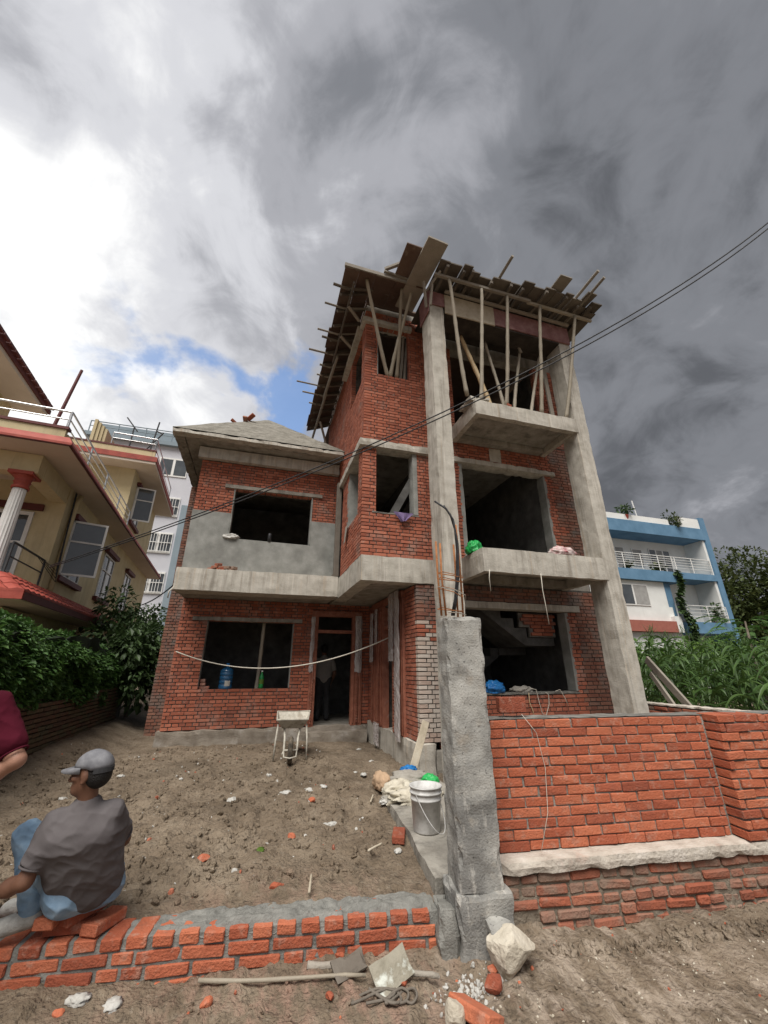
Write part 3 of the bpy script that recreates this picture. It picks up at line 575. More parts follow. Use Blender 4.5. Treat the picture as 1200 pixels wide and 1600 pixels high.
# side boards of the beam mould
fp(MB().box((2.47, 5.168, 8.20), (2.80, 5.195, 8.53), 0.003).build('fascia_board', MT['ply_maroon'])); fp(MB().box((2.455, 5.20, 8.02), (2.48, 5.62, 8.54), 0.003).build('fascia_board', MT['ply_maroon']))
fp(MB().box((2.805, 5.165, 8.05), (3.90, 5.192, 8.53), 0.004).build('fascia_board', MT['ply_pale'])); fp(MB().box((3.89, 5.175, 8.09), (5.73, 5.20, 8.53), 0.004).build('fascia_board', MT['ply_maroon']))
fp(MB().box((2.80, 5.20, 8.05), (5.46, 5.60, 8.08)).build('mould_bottom', mat('ply_shaded', [(0.025,0.02,0.017),(0.045,0.037,0.031),(0.07,0.058,0.048)], 5, 0.8, 0.2, 40))); fp(MB().box((2.81, 5.58, 8.09), (5.45, 5.605, 8.53)).build('fascia_board', MT['ply_shaded']))  # shade beneath the mould is put into this near-black ply colour
fp(MB().box((2.6, 5.61, 8.56), (6.0, 6.24, 8.60)).build('deck_sheet', MT['ply_shaded']))  # deck underside, its shade likewise carried by the dark ply colour
for a, b in (((2.46, 5.10, 8.05), (2.46, 4.98, 8.45)), ((2.40, 5.12, 8.43), (2.56, 4.78, 8.62)), ((2.42, 5.2, 8.1), (2.30, 5.0, 8.5))): fp(bevel_obj(MB().beam(a, b, 0.07, 0.03, (1, 0, 0), 0.003).build('cleat', MT['timber_grey']), 0.003, 1))
# joists poking out under the left eave, with the ledger that carries them
for px, py in ((360,370),(300,500),(250,682),(190,822),(280,735),(105,1045),(145,1118),(190,1195),(245,998),(265,930)):
    p = atZ(440 + px * .225, 360 + py * .225, 8.715); fp(MB().tube([p, (1.0, p.y + 0.03, 8.715), (1.5, p.y + 0.06, 8.90)], rg.uniform(0.022, 0.03), 7).build('joist', MT['timber_grey' if rg.random() < .6 else 'timber_dark']))
for yy in np.arange(5.9, 11.0, 0.42): fp(bevel_obj(MB().beam((0.86, yy, 8.70), (1.48, yy + 0.03, 8.98), 0.05, 0.06, jit=0.004).build('joist', MT['timber_dark']), 0.004, 1))
def led(a, b, w, h, m): fp(bevel_obj(MB().beam(a, b, w, h, (0, 0, 1), 0.004).build('ledger', MT[m]), 0.004, 1))
led((1.06, 5.5, 8.64), (1.04, 7.8, 8.63), 0.04, 0.07, 'timber_dark'); led((1.10, 7.5, 8.60), (1.03, 9.2, 8.60), 0.05, 0.12, 'timber_grey'); led((1.06, 8.9, 8.58), (0.99, 11.3, 8.56), 0.05, 0.12, 'timber_grey')
for a, b in (((1.06, 6.05, 8.60), (1.36, 6.35, 8.60)), ((1.06, 6.88, 8.60), (1.36, 7.15, 8.60)), ((1.08, 10.2, 8.5), (1.44, 10.6, 7.7))):
    fp(bevel_obj(MB().beam(a, (b[0], b[1], b[2] + 0.0) if b[2] > 8 else b, 0.06, 0.04, (0, 0, 1), 0.003).build('strut', MT['timber_grey']), 0.003, 1))
# bamboo props, each a thing of its own
def bamboo(a, b, r, label, m='bamboo', group='bamboo props under the roof formwork', bend=0.03, name='bamboo_prop'):
    a = Vector(a); b = Vector(b); L = (b - a).length; n = max(8, int(L / 0.11)); sd = (b - a).cross(Vector((0.3, 1, 0.1))).normalized(); ph = rg.uniform(0, 6)
    pts, rs = [], []; nxt = rg.uniform(0.1, 0.3)
    for i in range(n + 1):
        t = i / n; p = (b - a) * t + sd * (bend * math.sin(math.pi * t + 0.0) * math.sin(ph) + 0.35 * bend * math.sin(5 * t + ph)) * (1 if 0 < t < 1 else 0)
        pts.append(p); rs.append(r * (1.06 - 0.2 * t) * (1.16 if i % 3 == 1 else 1.0))
    o = MB().tube(pts, rs, 9).build(name, MT[m], smooth=True); o.location = a; tag(o, label, 'prop', group); return o
def q11(x, y): return 680 + x * .2167, 380 + y * .2167
def q10(x, y): return 500 + x * .2167, 360 + y * .2167
FRONT = 'bamboo prop on the top balcony edge'
for k, (tx, ty, fx, fy) in enumerate(((95,215,230,1088),(325,270,322,1090),(510,330,500,1118),(748,405,763,1200),(1000,490,930,1225))):
    t = atY(*q11(tx, ty), 4.83); t.z = 8.515; f = atY(*q11(fx, fy), 5.28 if k else 5.22); f.z = 6.172 if k else 6.215
    lab = FRONT + (', tied to its lower half with wire' if k == 0 else ''); lab = [FRONT + ', nearest the left column', FRONT + ', upright beside the wire coil', FRONT + ', standing on a brick', FRONT + ', upright next to the slanted pair', FRONT + ', tied to the right column'][k]
    bamboo(f, t, 0.034, lab)
INN = ['thick fresh yellow bamboo pole slanting across the top balcony opening', 'bamboo prop leaning inside the top balcony opening with a wire tie at mid height', 'short bamboo prop with a cross piece inside the top balcony opening', 'bamboo prop slanting right behind the upright pair on the top balcony']
for (tx, ty, fx, fy), lab, m, r in (((175,570,405,1118), INN[0], 'bamboo_fresh', 0.042), ((350,640,490,1112), INN[1], 'bamboo', 0.030), ((592,690,553,1150), INN[2], 'bamboo', 0.032), ((742,760,672,1180), INN[3], 'bamboo', 0.03)):
    f = atY(*q11(fx, fy), 5.45); f.z = 6.085 if lab == INN[2] or True else f.z; t = atY(*q11(tx, ty), 5.62); t.z = min(t.z, 8.04)
    bamboo(f, t, r, lab, m)
o = bevel_obj(MB().beam((0, 0, 0), (0.0, 0.02, 1.62), 0.09, 0.04, (0, 1, 0), 0.004).build('timber_post', MT['timber_grey'])); o.location = (5.34, 5.62, 6.09); tag(o, 'flat timber post beside the right column on the top balcony', 'prop', 'bamboo props under the roof formwork')
for px, py, lab in ((560,660,'short wood offcut nailed across a bamboo prop in the top balcony opening'),(770,740,'short timber piece wedged under the beam mould by the right column')):
    a = atY(*q11(px, py), 5.55); b = atY(*q11(px + 60, py + (130 if px < 600 else 30)), 5.55); o = MB().beam((0, 0, 0), b - a, 0.06, 0.03, (0, 1, 0), 0.003).build('timber_offcut', MT['timber_grey']); o.location = a; tag(o, lab, 'timber')
for k, (tx, ty, fx, fy) in enumerate(((338,350,495,1050),(592,420,550,1062),(655,345,505,1015))):
    t = atY(*q10(tx, ty), 5.5); f = atY(*q10(fx, fy), 6.32); f.z = 7.2; t.z = min(t.z, deck_z(t.x, t.y) - 0.01)
    bamboo(f, t, 0.036, ['bamboo prop leaning out of the small top window of the tower to its left', 'upright bamboo prop in the small top window of the tower', 'bamboo prop leaning right out of the small top window of the tower'][k])
for tx, ty, fx, fy, lab in ((610,720,575,1072,'short split timber standing in the small top window of the tower'),(628,750,603,1076,'short round stick standing in the small top window beside the split timber')):
    f = atY(*q10(fx, fy), 6.36); f.z = 7.2; t = atY(*q10(tx, ty), 6.40); bamboo(f, t, 0.028, lab, 'timber_grey', name='timber_stick')
# the bamboo pole inside the ground floor window
bamboo((0.02, 9.75, 0.5), (0.10, 9.72, 3.0), 0.04, 'bamboo prop standing inside the ground floor window between the water jug and the bottle')
# ------------------------------------------------------------------ low wall being built along the road
def frame_M(o, ud, z=0.0):
    ud = Vector((ud[0], ud[1], 0)).normalized(); n = Vector((-ud.y, ud.x, 0))
    return Matrix(((ud.x, n.x, 0, o[0]), (ud.y, n.y, 0, o[1]), (0, 0, 1, z), (0, 0, 0, 1)))
def lay(parent, M, bricks, matn, depth=0.10, yoff=0.0, lift=0.003, rot=0.012, bev=0.0045, jit=0.0026):
    rz = math.atan2(M[1][0], M[0][0])
    for i, (a, b, c, d) in enumerate(bricks):
        m = matn((a + b) / 2, (c + d) / 2) if callable(matn) else matn
        me = brick_mesh(b - a, depth, d - c, m, i % 5, bev, jit); o = put('brick', me); o.parent = parent
        o.location = M @ Vector(((a + b) / 2, yoff + depth / 2 + random.uniform(-lift, lift), (c + d) / 2)); o.rotation_euler = (random.uniform(-rot, rot), random.uniform(-rot, rot), rz + random.uniform(-rot, rot))
low = thing('low_brick_wall', 'low new red brick wall being laid along the yard edge with wet grey mortar on top', 'wall'); LM = frame_M(WALL_A, WALL_D)
ULO, UHI = -1.25, 1.98
low_core = rbox('mortar_core', (ULO, 0.012, -0.12), (UHI, 0.225, 0.205), MT['mortar_wet'], low, step=0.05, amp=0.010, chip=0.01, M=LM, fine=14)
for i, (z, kind) in enumerate(((-0.115, 's'), (-0.048, 's'), (0.019, 'm'), (0.086, 's2'), (0.153, 'h'))):
    a = ULO + 0.07 * (i % 2); row = []
    while a < UHI - 0.05:
        L = 0.112 if kind == 'h' else (0.235 if kind != 'm' else random.choice((0.235, 0.235, 0.112)))
        if kind == 's2' and random.random() < 0.25: L = 0.112
        L = min(L, UHI - 0.01 - a); row.append((a, a + L - 0.004, z + 0.004, z + 0.058)); a += L + (0.026 if kind == 'h' else 0.016) + random.uniform(-0.004, 0.006)
    lay(low, LM, row, 'brick_new', 0.215 if kind == 'h' else 0.10, random.uniform(-0.004, 0.004), 0.006, 0.03, 0.006, 0.0028)
# mortar bed spread over the top, thicker to the right
def mortar_bed():
    bm = bmesh.new(); n, m = 160, 16; g = []
    for i in range(n + 1):
        row = []
        for j in range(m + 1):
            u = -0.62 + (UHI + 0.58) * i / n; v = 0.0 + 0.215 * j / m
            cover = smooth((u - 0.1) / 0.6); front = 0.035 + 0.03 * nz((u, 0, 0), 7)
            h = 0.2055 + (0.020 * cover + 0.020 * nz((u, v, 0), 7) + 0.018 * fb((u, v, 0), 16, 3)) 
            if u < 0.1: h -= (0.012 + 0.02 * (math.sin(u * 46) > 0.1)) * (1 - cover)
            if v < front: h -= 0.05 * (front - v) / front
            if v > 0.2: h -= 0.5 * (v - 0.2)
            row.append(bm.verts.new(LM @ Vector((u, v + 0.012, h))))
        g.append(row)
    for i in range(n):
        for j in range(m): bm.faces.new((g[i][j], g[i + 1][j], g[i + 1][j + 1], g[i][j + 1]))
    me = bpy.data.meshes.new('mortar_bed'); bm.to_mesh(me); bm.free(); me.materials.append(MT['mortar_wet']); put('mortar_bed', me, low)
mortar_bed()
def loose_brick(loc, rot, label, L=0.23, D=0.11, H=0.057, m='brick_new', v=0, name='loose_brick', group=None):
    o = put(name, brick_mesh(L, D, H, m, 7 + v, 0.006, 0.0025), None, loc, rot); tag(o, label, 'brick', group); return o
# the few bricks the seated man rests on
wz = math.atan2(WALL_D.y, WALL_D.x)
for k, (u, v, z, rz, ry, lab) in enumerate(((-0.22, 0.11, 0.246, 0.0, 0.0, 'red brick laid on the low wall under the seated man, lower of two'), (-0.04, 0.12, 0.244, 1.25, 0.05, 'red brick set askew on the low wall beside the seated man'), (-0.17, 0.12, 0.305, 1.0, -0.06, 'red brick on top of two others right under the seated man'), (-0.30, 0.10, 0.304, 1.5, 0.0, 'red brick end-on beside the shoe of the seated man'))):
    p = LM @ Vector((u, v, z)); loose_brick(p, (0, ry, wz + rz), lab, v=k)
# ------------------------------------------------------------------ boundary wall to the right of the gate pillar
bw = thing('boundary_wall', 'new red brick boundary wall on a pale concrete band over old brick footing', 'wall')
BD = Vector((math.sin(R(97.1)), math.cos(R(97.1)), 0)); BM_ = frame_M((1.80, 3.11), BD); BZ = 0.42; bch = 0.0648
rbox('mortar_core', (-0.16, 0.009, BZ), (3.6, 0.205, BZ + 13 * bch + 0.004), MT['mortar_wall'], bw, step=0.10, amp=0.003, chip=0.004, M=BM_, fine=14)
bk = courses(-0.16, 1.93, BZ, BZ + 13 * bch, (), 'running', bch, 31, 0.227, 0.11, 0.0085)
lay(bw, BM_, bk, 'brick_new', 0.10, -0.004, 0.003, 0.012)
pb = courses(1.95, 2.41, BZ, BZ + 13 * bch + 0.02, (), 'running', bch + 0.0015, 32, 0.225, 0.11, 0.012); lay(bw, BM_, pb, 'brick_new', 0.20, -0.13, 0.010, 0.03)
rbox('pier_core', (1.96, -0.115, BZ), (2.40, 0.0, BZ + 13 * bch), MT['mortar'], bw, step=0.1, amp=0.004, M=BM_)
lay(bw, BM_, courses(2.43, 2.9, BZ, BZ + 13 * bch, (), 'running', bch, 33, 0.225, 0.11, 0.010), 'brick_new', 0.10, -0.01, 0.006, 0.02)
rbox('top_mortar', (-0.12, 0.0, BZ + 13 * bch + 0.002), (3.5, 0.20, BZ + 13 * bch + 0.008), MT['band_concrete'] if 'band_concrete' in MT else MT['mortar'], bw, step=0.05, amp=0.006, chip=0.006, M=BM_, fine=12)
rbox('concrete_band', (-0.06, -0.135, 0.335), (3.6, 0.2, BZ - 0.002), mat('band_concrete', [(0.36,0.31,0.26),(0.48,0.43,0.365),(0.56,0.51,0.45)], 7, 0.95, 0.6, 40, extra=[((0.42,0.20,0.14),4,0.58,0.72,0.45),((0.25,0.21,0.17),9,0.62,0.75,0.5)]), bw, step=0.05, amp=0.008, chip=0.016, M=BM_, fine=9)
rbox('footing_core', (-0.05, -0.085, -0.3), (3.6, 0.18, 0.34), mat('footing_mortar', [(0.13,0.105,0.08),(0.20,0.165,0.125),(0.27,0.23,0.18)], 9, 0.95, 0.8, 40), bw, step=0.06, amp=0.012, M=BM_, fine=9)
def old_row(z, seed, u0=-0.03, u1=2.58):
    rg2 = random.Random(seed); a = u0; row = []
    while a < u1:
        L = rg2.choice((0.11, 0.115, 0.12, 0.225, 0.23, 0.23)) if seed % 2 else rg2.choice((0.11, 0.115, 0.105, 0.23, 0.225))
        row.append((a, a + L, z + rg2.uniform(0, 0.008), z + 0.060 + rg2.uniform(-0.005, 0.003))); a += L + rg2.uniform(0.007, 0.015)
    return row
for k, z in enumerate((0.268, 0.201, 0.134, 0.067, 0.0, -0.067)): lay(bw, BM_, old_row(z, 51 + k, -0.03 if k < 3 else 0.2), 'brick_old', 0.10, -0.10, 0.009, 0.035, 0.011, 0.004)
rest = {'brick_new': MB(), 'brick_old': MB()}
for a, b, c, d in courses(2.91, 3.6, BZ, BZ + 13 * bch, (), 'running', bch, 34, 0.225, 0.11, 0.010): rest['brick_new'].box((a, -0.008, c), (b, 0.09, d), 0.002, BM_)
for k, z in enumerate((0.268, 0.201, 0.134, 0.067, 0.0)):
    for a, b, c, d in old_row(z, 71 + k, 2.6, 3.5): rest['brick_old'].box((a, -0.10, c), (b, 0.0, d), 0.003, BM_)
for m_, mb_ in rest.items(): o = mb_.build('brickwork', MT[m_], bw); o['kind'] = 'stuff'
# ------------------------------------------------------------------ rough gate pillar with starter bars
pil = thing('gate_pillar', 'rough grey concrete gate pillar with rusty starter bars rising from its top', 'pillar')
PM = frame_M((1.375, 2.90), (math.sin(R(98)), math.cos(R(98))))
rbox('shaft', (0.0, 0.0, 0.30), (0.29, 0.27, 2.02), MT['concrete_rough'], pil, step=0.026, amp=0.012, chip=0.034, M=PM, fine=11)
rbox('footing', (-0.025, -0.025, -0.2), (0.335, 0.30, 0.325), MT['concrete_rough'], pil, step=0.03, amp=0.03, chip=0.05, M=PM, fine=6)
rbox('mortar_fillet', (-0.13, 0.02, -0.1), (-0.02, 0.26, 0.24), MT['mortar_wet'], pil, step=0.03, amp=0.03, chip=0.04, M=PM, fine=7)
P3 = lambda x, y, d=3.1: atD(x, y, d)
for pts, r in (([P3(681, 846), P3(684, 900), P3(690, 962)], 0.008), ([P3(687.5, 849), P3(690, 900), P3(697, 962)], 0.008), ([P3(708.5, 851, 3.25), P3(711, 880, 3.25), P3(716, 970, 3.25)], 0.008), ([P3(712, 820, 3.28), P3(718, 880, 3.28), P3(724, 966, 3.28)], 0.008)):
    MB().tube(pts, r, 7).build('starter_bar', MT['rust'], pil, True)
for y, dy in ((896, 8), (904.5, 6), (919, 16), (952, 3)):
    MB().tube([P3(684, y), P3(709, y + 1 + dy * 0.3), P3(723, y + dy * 0.9, 3.26), P3(722, y + 4, 3.28), P3(690, y - 3, 3.28), P3(684, y)], 0.004, 6).build('stirrup', MT['rust'], pil)
for d, pts in ((0, ((706, 962), (711, 935), (714, 900), (714, 860), (711, 828), (704, 805), (693, 790))), (0.03, ((709, 962), (714, 930), (716.5, 895), (715, 850), (708, 812), (697, 795), (679, 783)))):
    MB().tube([P3(x, y, 3.22 - d) for x, y in pts], 0.009, 8).build('conduit_pipe', MT['black_rubber'], pil, True)
MB().tube([P3(685, 917, 3.08), P3(710, 921, 3.07), P3(727, 930, 3.1), P3(727, 938, 3.2)], 0.004, 6).build('tie_wire', MT['timber_grey'], pil)
MB().tube([P3(700, 957, 3.0), P3(715, 957, 3.02), P3(728, 961, 3.1)], 0.004, 6).build('tie_wire', MT['timber_grey'], pil)
# ------------------------------------------------------------------ concrete strip behind the pillar, with what lies on it
me = MB().prism([(1.33, 3.2), (2.4, 3.2), (2.4, 5.6), (1.78, 5.5), (1.55, 5.2), (1.44, 4.0)], 0.0, 0.305).mesh('strip', [MT['concrete_dirty']])
bm = bmesh.new(); bm.from_mesh(me); bmesh.ops.subdivide_edges(bm, edges=[e for e in bm.edges if e.calc_length() > 0.3], cuts=8, use_grid_fill=True); bmesh.ops.triangulate(bm, faces=[f for f in bm.faces if len(f.verts) > 4])
for v in bm.verts: v.co += Vector((0.02 * nz(v.co, 5, 1), 0.02 * nz(v.co, 5, 7), 0.012 * nz(v.co, 6, 3)))
bm.to_mesh(me); bm.free(); tag(put('concrete_strip', me), 'low concrete footing strip beside the gate pillar under the white bucket', 'concrete strip')
# ------------------------------------------------------------------ old side wall running back to the right-hand column
sw = thing('side_boundary_wall', 'old brick side wall with crumbling pale mortar on top behind the new boundary wall', 'wall')
SMt = frame_M((6.32, 6.0), (0, -1))
rbox('mortar_core', (0.0, 0.01, 0.0), (3.4, 0.2, 1.075), MT['mortar'], sw, step=0.15, amp=0.006, M=SMt)
lay(sw, SMt, [(a, b, c, d) for a, b, c, d in courses(0, 2.6, 0.80, 1.06, (), 'running', 0.065, 41)], 'brick_old', 0.10, -0.003, 0.006, 0.03, 0.009, 0.003)
rbox('top_mortar', (0.0, -0.01, 1.07), (3.4, 0.21, 1.10), MT['band_concrete'], sw, step=0.05, amp=0.012, M=SMt, fine=12)
# ------------------------------------------------------------------ cream house with red eaves behind the hedge
mat('cream_paint', [(0.48,0.395,0.235),(0.54,0.45,0.275),(0.58,0.49,0.31)], 2.5, 0.85, 0.08, 40, extra=[((0.33,0.27,0.18),1.6,0.54,0.72,0.6,(2.5,2.5,0.25)),((0.22,0.19,0.14),4,0.60,0.74,0.4,(3,3,0.3))])
mat('soffit_paint', [(0.52,0.44,0.36),(0.58,0.50,0.42)], 2, 0.85, 0.05)
mat('red_paint', [(0.24,0.045,0.035),(0.33,0.065,0.045),(0.38,0.085,0.06)], 4, 0.6, 0.15, 40, extra=[((0.16,0.06,0.05),3,0.6,0.75,0.5)])
mat('maroon_paint', [(0.095,0.026,0.024),(0.13,0.036,0.032)], 4, 0.6, 0.1)
mat('white_paint', [(0.66,0.65,0.62),(0.76,0.75,0.72)], 3, 0.6, 0.05, extra=[((0.5,0.48,0.44),2.5,0.6,0.78,0.4,(3,3,0.3))])
mat('steel', [(0.42,0.42,0.42),(0.52,0.52,0.52)], 6, 0.3, 0.0, metal=0.9)
mat('dark_metal', [(0.04,0.04,0.042),(0.07,0.07,0.072)], 6, 0.5, 0.05)
mat('glass', [(0.035,0.04,0.045),(0.07,0.08,0.085)], 1.5, 0.06, 0.0, spec=0.8)
mat('curtain', [(0.25,0.24,0.23),(0.38,0.37,0.35)], 3, 0.9, 0.1)
nh = thing('cream_house', 'cream house with red tiled eaves, white column and steel railings beyond the hedge', 'house', (-4.05, 8.5, 0), R(4.3))
def nb(lo, hi, n, m, bev=0.0): o = MB().box(lo, hi).build(n, MT[m], nh); return bevel_obj(o, bev) if bev else o
WX = -0.60                                         # side wall, eave edge is x = 0
nb((-9.0, 2.35, 0), (WX, 14.0, 5.80), 'wall', 'cream_paint'); nb((-9.0, 1.0, 0), (WX - 0.001, 2.349, 2.72), 'porch_wall', 'cream_paint')
nb((WX - 0.62, 0.80, 3.3), (WX + 0.004, 2.35, 5.54), 'corner_pier', 'cream_paint') if False else None
nb((-9.0, 0.62, 5.36), (WX - 0.02, 0.92, 5.78), 'porch_beam', 'cream_paint'); nb((WX - 0.34, 0.93, 5.36), (WX - 0.02, 2.349, 5.78), 'porch_beam', 'cream_paint')
# main eave slab, red band and dark drip edge
nb((-9.2, 0.02, 5.79), (-0.02, 14.0, 5.88), 'eave_soffit', 'soffit_paint')
nb((-9.2, -0.02, 5.80), (0.02, 0.05, 5.86), 'drip_edge', 'maroon_paint'); nb((-0.045, 0.055, 5.80), (0.022, 14.0, 5.86), 'drip_edge', 'maroon_paint')
def tile_skirt(z0, z1, inset, y0, y1, x0, m='red_paint', tiles=True):
    """sloping tiled skirt along the front and the side of an eave"""
    for nm, quad in (('tile_band', [(x0, y0, z0), (0.03, y0, z0), (0.03 - inset, y0 + inset, z1), (x0, y0 + inset, z1)]), ('tile_band', [(0.03, y0, z0), (0.03, y1, z0), (0.03 - inset, y1, z1), (0.03 - inset, y0 + inset, z1)])):
        mb = MB(); q = [Vector(p) for p in quad]; nn = Vector((0, 0, 0.05)); mb.add(q + [p - nn for p in q], [(0, 1, 2, 3), (7, 6, 5, 4), (0, 4, 5, 1), (1, 5, 6, 2), (2, 6, 7, 3), (3, 7, 4, 0)]); band = mb.build(nm, MT[m], nh)
        L = (q[1] - q[0]).length; k = int(L / 0.24)
        if tiles:
            for r in range(3):
                mb = MB(); t0, t1 = r / 3, (r + 1) / 3
                for i in range(k):
                    s0, s1 = (i + 0.04) / k, (i + 0.96) / k
                    f = lambda s, t, h: (q[0].lerp(q[1], s)).lerp(q[3].lerp(q[2], s), t) + Vector((0, 0, h))
                    mb.add([f(s0, t0 - 0.05, 0.035), f(s1, t0 - 0.05, 0.035), f(s1, t1, 0.008), f(s0, t1, 0.008), f((s0 + s1) / 2, t0 - 0.05, 0.06), f((s0 + s1) / 2, t1, 0.03), f(s0, t0 - 0.05, 0.0), f(s1, t0 - 0.05, 0.0)], [(0, 4, 5, 3), (4, 1, 2, 5), (6, 7, 1, 4, 0)])
                o = mb.build('roof_tiles', MT[m], band); o['kind'] = 'stuff'
tile_skirt(5.865, 6.02, 0.10, -0.03, 14.0, -9.2, tiles=False); tile_skirt(2.90, 3.28, 0.55, -0.02, 13.5, -9.2)
nb((-9.2, 0.0, 2.74), (0.02, 13.4, 2.84), 'canopy_soffit', 'soffit_paint'); nb((-9.2, -0.045, 2.75), (0.045, -0.002, 2.89), 'canopy_edge', 'red_paint'); nb((0.022, 0.0, 2.75), (0.05, 13.4, 2.88), 'canopy_edge', 'maroon_paint')
nb((-9.0, 0.20, 6.02), (-0.22, 0.30, 6.26), 'parapet', 'cream_paint'); nb((-0.30, 0.305, 6.02), (-0.20, 5.2, 6.20), 'parapet', 'cream_paint'); nb((-9.0, 0.17, 6.262), (-0.18, 0.33, 6.32), 'parapet_cap', 'maroon_paint')
# the fluted white column of the porch with its red capital
colm = empty('porch_column', (WX - 0.28, 0.78, 3.28), 0, nh); prof = MB(); ns = 32; vs = []; fs = []; H = 1.75
for j, t in enumerate((0, 0.25, 0.5, 0.75, 1.0)):
    for k in range(ns): a = 2 * math.pi * k / ns; r = (0.145 - 0.03 * t) * (1.0 if k % 2 else 0.93); vs.append((r * math.cos(a), r * math.sin(a), H * t))
for j in range(4):
    for k in range(ns): fs.append((j * ns + k, j * ns + (k + 1) % ns, (j + 1) * ns + (k + 1) % ns, (j + 1) * ns + k))
prof.add(vs, fs).build('shaft', MT['white_paint'], colm); MB().lathe([(0.13, 1.75), (0.15, 1.76), (0.15, 1.80), (0.125, 1.82), (0.13, 1.88), (0.15, 1.90), (0.13, 1.92), (0.15, 2.0), (0.20, 2.04), (0.0, 2.04)], n=24).build('capital', MT['red_paint'], colm, True); bevel_obj(MB().box((-0.21, -0.21, 2.03), (0.21, 0.21, 2.10)).build('abacus', MT['red_paint'], colm)); MB().box((-0.24, -0.20, -0.03), (0.24, 0.22, 0.012)).build('base', MT['white_paint'], colm)
# windows: (plane, u0, u1, z0, z1, open casement)
def casement(y0, y1, z0, z1, openw, sill=True, x=WX):
    w = empty('window', (x, y0, z0), 0, nh); W, Hh = y1 - y0, z1 - z0
    MB().box((-0.06, 0.04, 0.04), (0.004, W - 0.04, Hh - 0.04)).build('pane', MT['glass'], w)
    fr = MB()
    for a, b in (((0, 0), (0.05, Hh)), ((W - 0.05, 0), (W, Hh)), ((0, 0), (W, 0.05)), ((0, Hh - 0.05), (W, Hh)), ((W / 2 - 0.03, 0), (W / 2 + 0.03, Hh)), ((0, Hh * 0.62), (W, Hh * 0.62 + 0.04))): fr.box((-0.02, a[0], a[1]), (0.03 + 0.001 * a[0], b[0], b[1]))
    fr.build('frame', MT['white_paint'], w)
    if sill: MB().box((0.0, -0.12, -0.14), (0.12, W + 0.12, -0.02)).build('sill', MT['maroon_paint'], w); MB().box((0.0, -0.12, Hh + 0.03), (0.14, W + 0.12, Hh + 0.16)).build('hood', MT['maroon_paint'], w)
    if openw:
        lf = empty('open_leaf', (0.03, 0.0, 0.0), R(-openw), w); lw = W / 2; g = MB()
        for a, b in (((0, 0), (0.05, Hh)), ((lw - 0.05, 0), (lw, Hh)), ((0, 0), (lw, 0.05)), ((0, Hh - 0.05), (lw, Hh)), ((0, Hh * 0.6), (lw, Hh * 0.6 + 0.04))): g.box((-0.02, a[0], a[1]), (0.02 + 0.001 * a[0], b[0], b[1]))
        o = g.build('leaf_frame', MT['white_paint'], w); o.matrix_local = Matrix.Translation((0.03, 0, 0)) @ Matrix.Rotation(R(-openw), 4, 'Z'); o = MB().box((-0.004, 0.05, 0.05), (0.004, lw - 0.05, Hh - 0.05)).build('pane', MT['glass'], w); o.matrix_local = Matrix.Translation((0.03, 0, 0)) @ Matrix.Rotation(R(-openw), 4, 'Z'); bpy.data.objects.remove(lf)
casement(3.0, 4.5, 3.75, 5.15, 75); casement(6.3, 7.6, 3.75, 5.15, 0); casement(9.5, 10.6, 3.75, 5.15, 0)
def porch_window(x0, x1, z0, z1):
    w = empty('porch_window', (x0, 2.35, z0), 0, nh); W, Hh = x1 - x0, z1 - z0; MB().box((0.04, -0.004, 0.04), (W - 0.04, 0.03, Hh - 0.04)).build('pane', MT['glass'], w); fr = MB()
    for a, b in (((0, 0), (0.08, Hh)), ((W - 0.08, 0), (W, Hh)), ((0, 0), (W, 0.08)), ((0, Hh - 0.08), (W, Hh)), ((W / 2 - 0.05, 0), (W / 2 + 0.05, Hh)), ((0, Hh * 0.55), (W, Hh * 0.55 + 0.05))): fr.box((a[0], -0.04 - 0.001 * a[1], a[1]), (b[0], 0.0, b[1]))
    fr.build('frame', MT['white_paint'], w); MB().box((-0.15, -0.09, Hh + 0.05), (W + 0.15, -0.002, Hh + 0.2)).build('hood', MT['maroon_paint'], w)
porch_window(-3.0, -1.15, 3.35, 5.05); porch_window(-6.0, -3.6, 3.35, 5.05)
# railings
def rail(a, b, zb, h, bars, posts, m='steel', parent=None, r=0.022):
    a = Vector((*a, 0)); b = Vector((*b, 0)); rl = empty('railing', (0, 0, 0), 0, parent or nh)
    for k in range(bars): z = zb + h * (1 - k / bars * 0.9); MB().tube([a + Vector((0, 0, z)), b + Vector((0, 0, z))], r if k == 0 else r * 0.7, 7).build('rail', MT[m], rl)
    for k in range(posts + 1): p = a.lerp(b, k / posts); MB().tube([p + Vector((0, 0, zb)), p + Vector((0, 0, zb + h))], r, 7).build('post', MT[m], rl)
    return rl
rail((-6.0, 0.26), (-0.25, 0.26), 6.3, 0.42, 2, 4); rail((-0.24, 0.26), (-0.24, 6.5), 6.1, 0.62, 3, 4, 'steel')
rail((WX - 0.05, 0.72), (WX - 0.05, 2.3), 3.30, 0.62, 2, 1, 'dark_metal'); rail((-6.0, 0.72), (WX - 0.5, 0.72), 3.30, 0.62, 2, 4, 'steel')
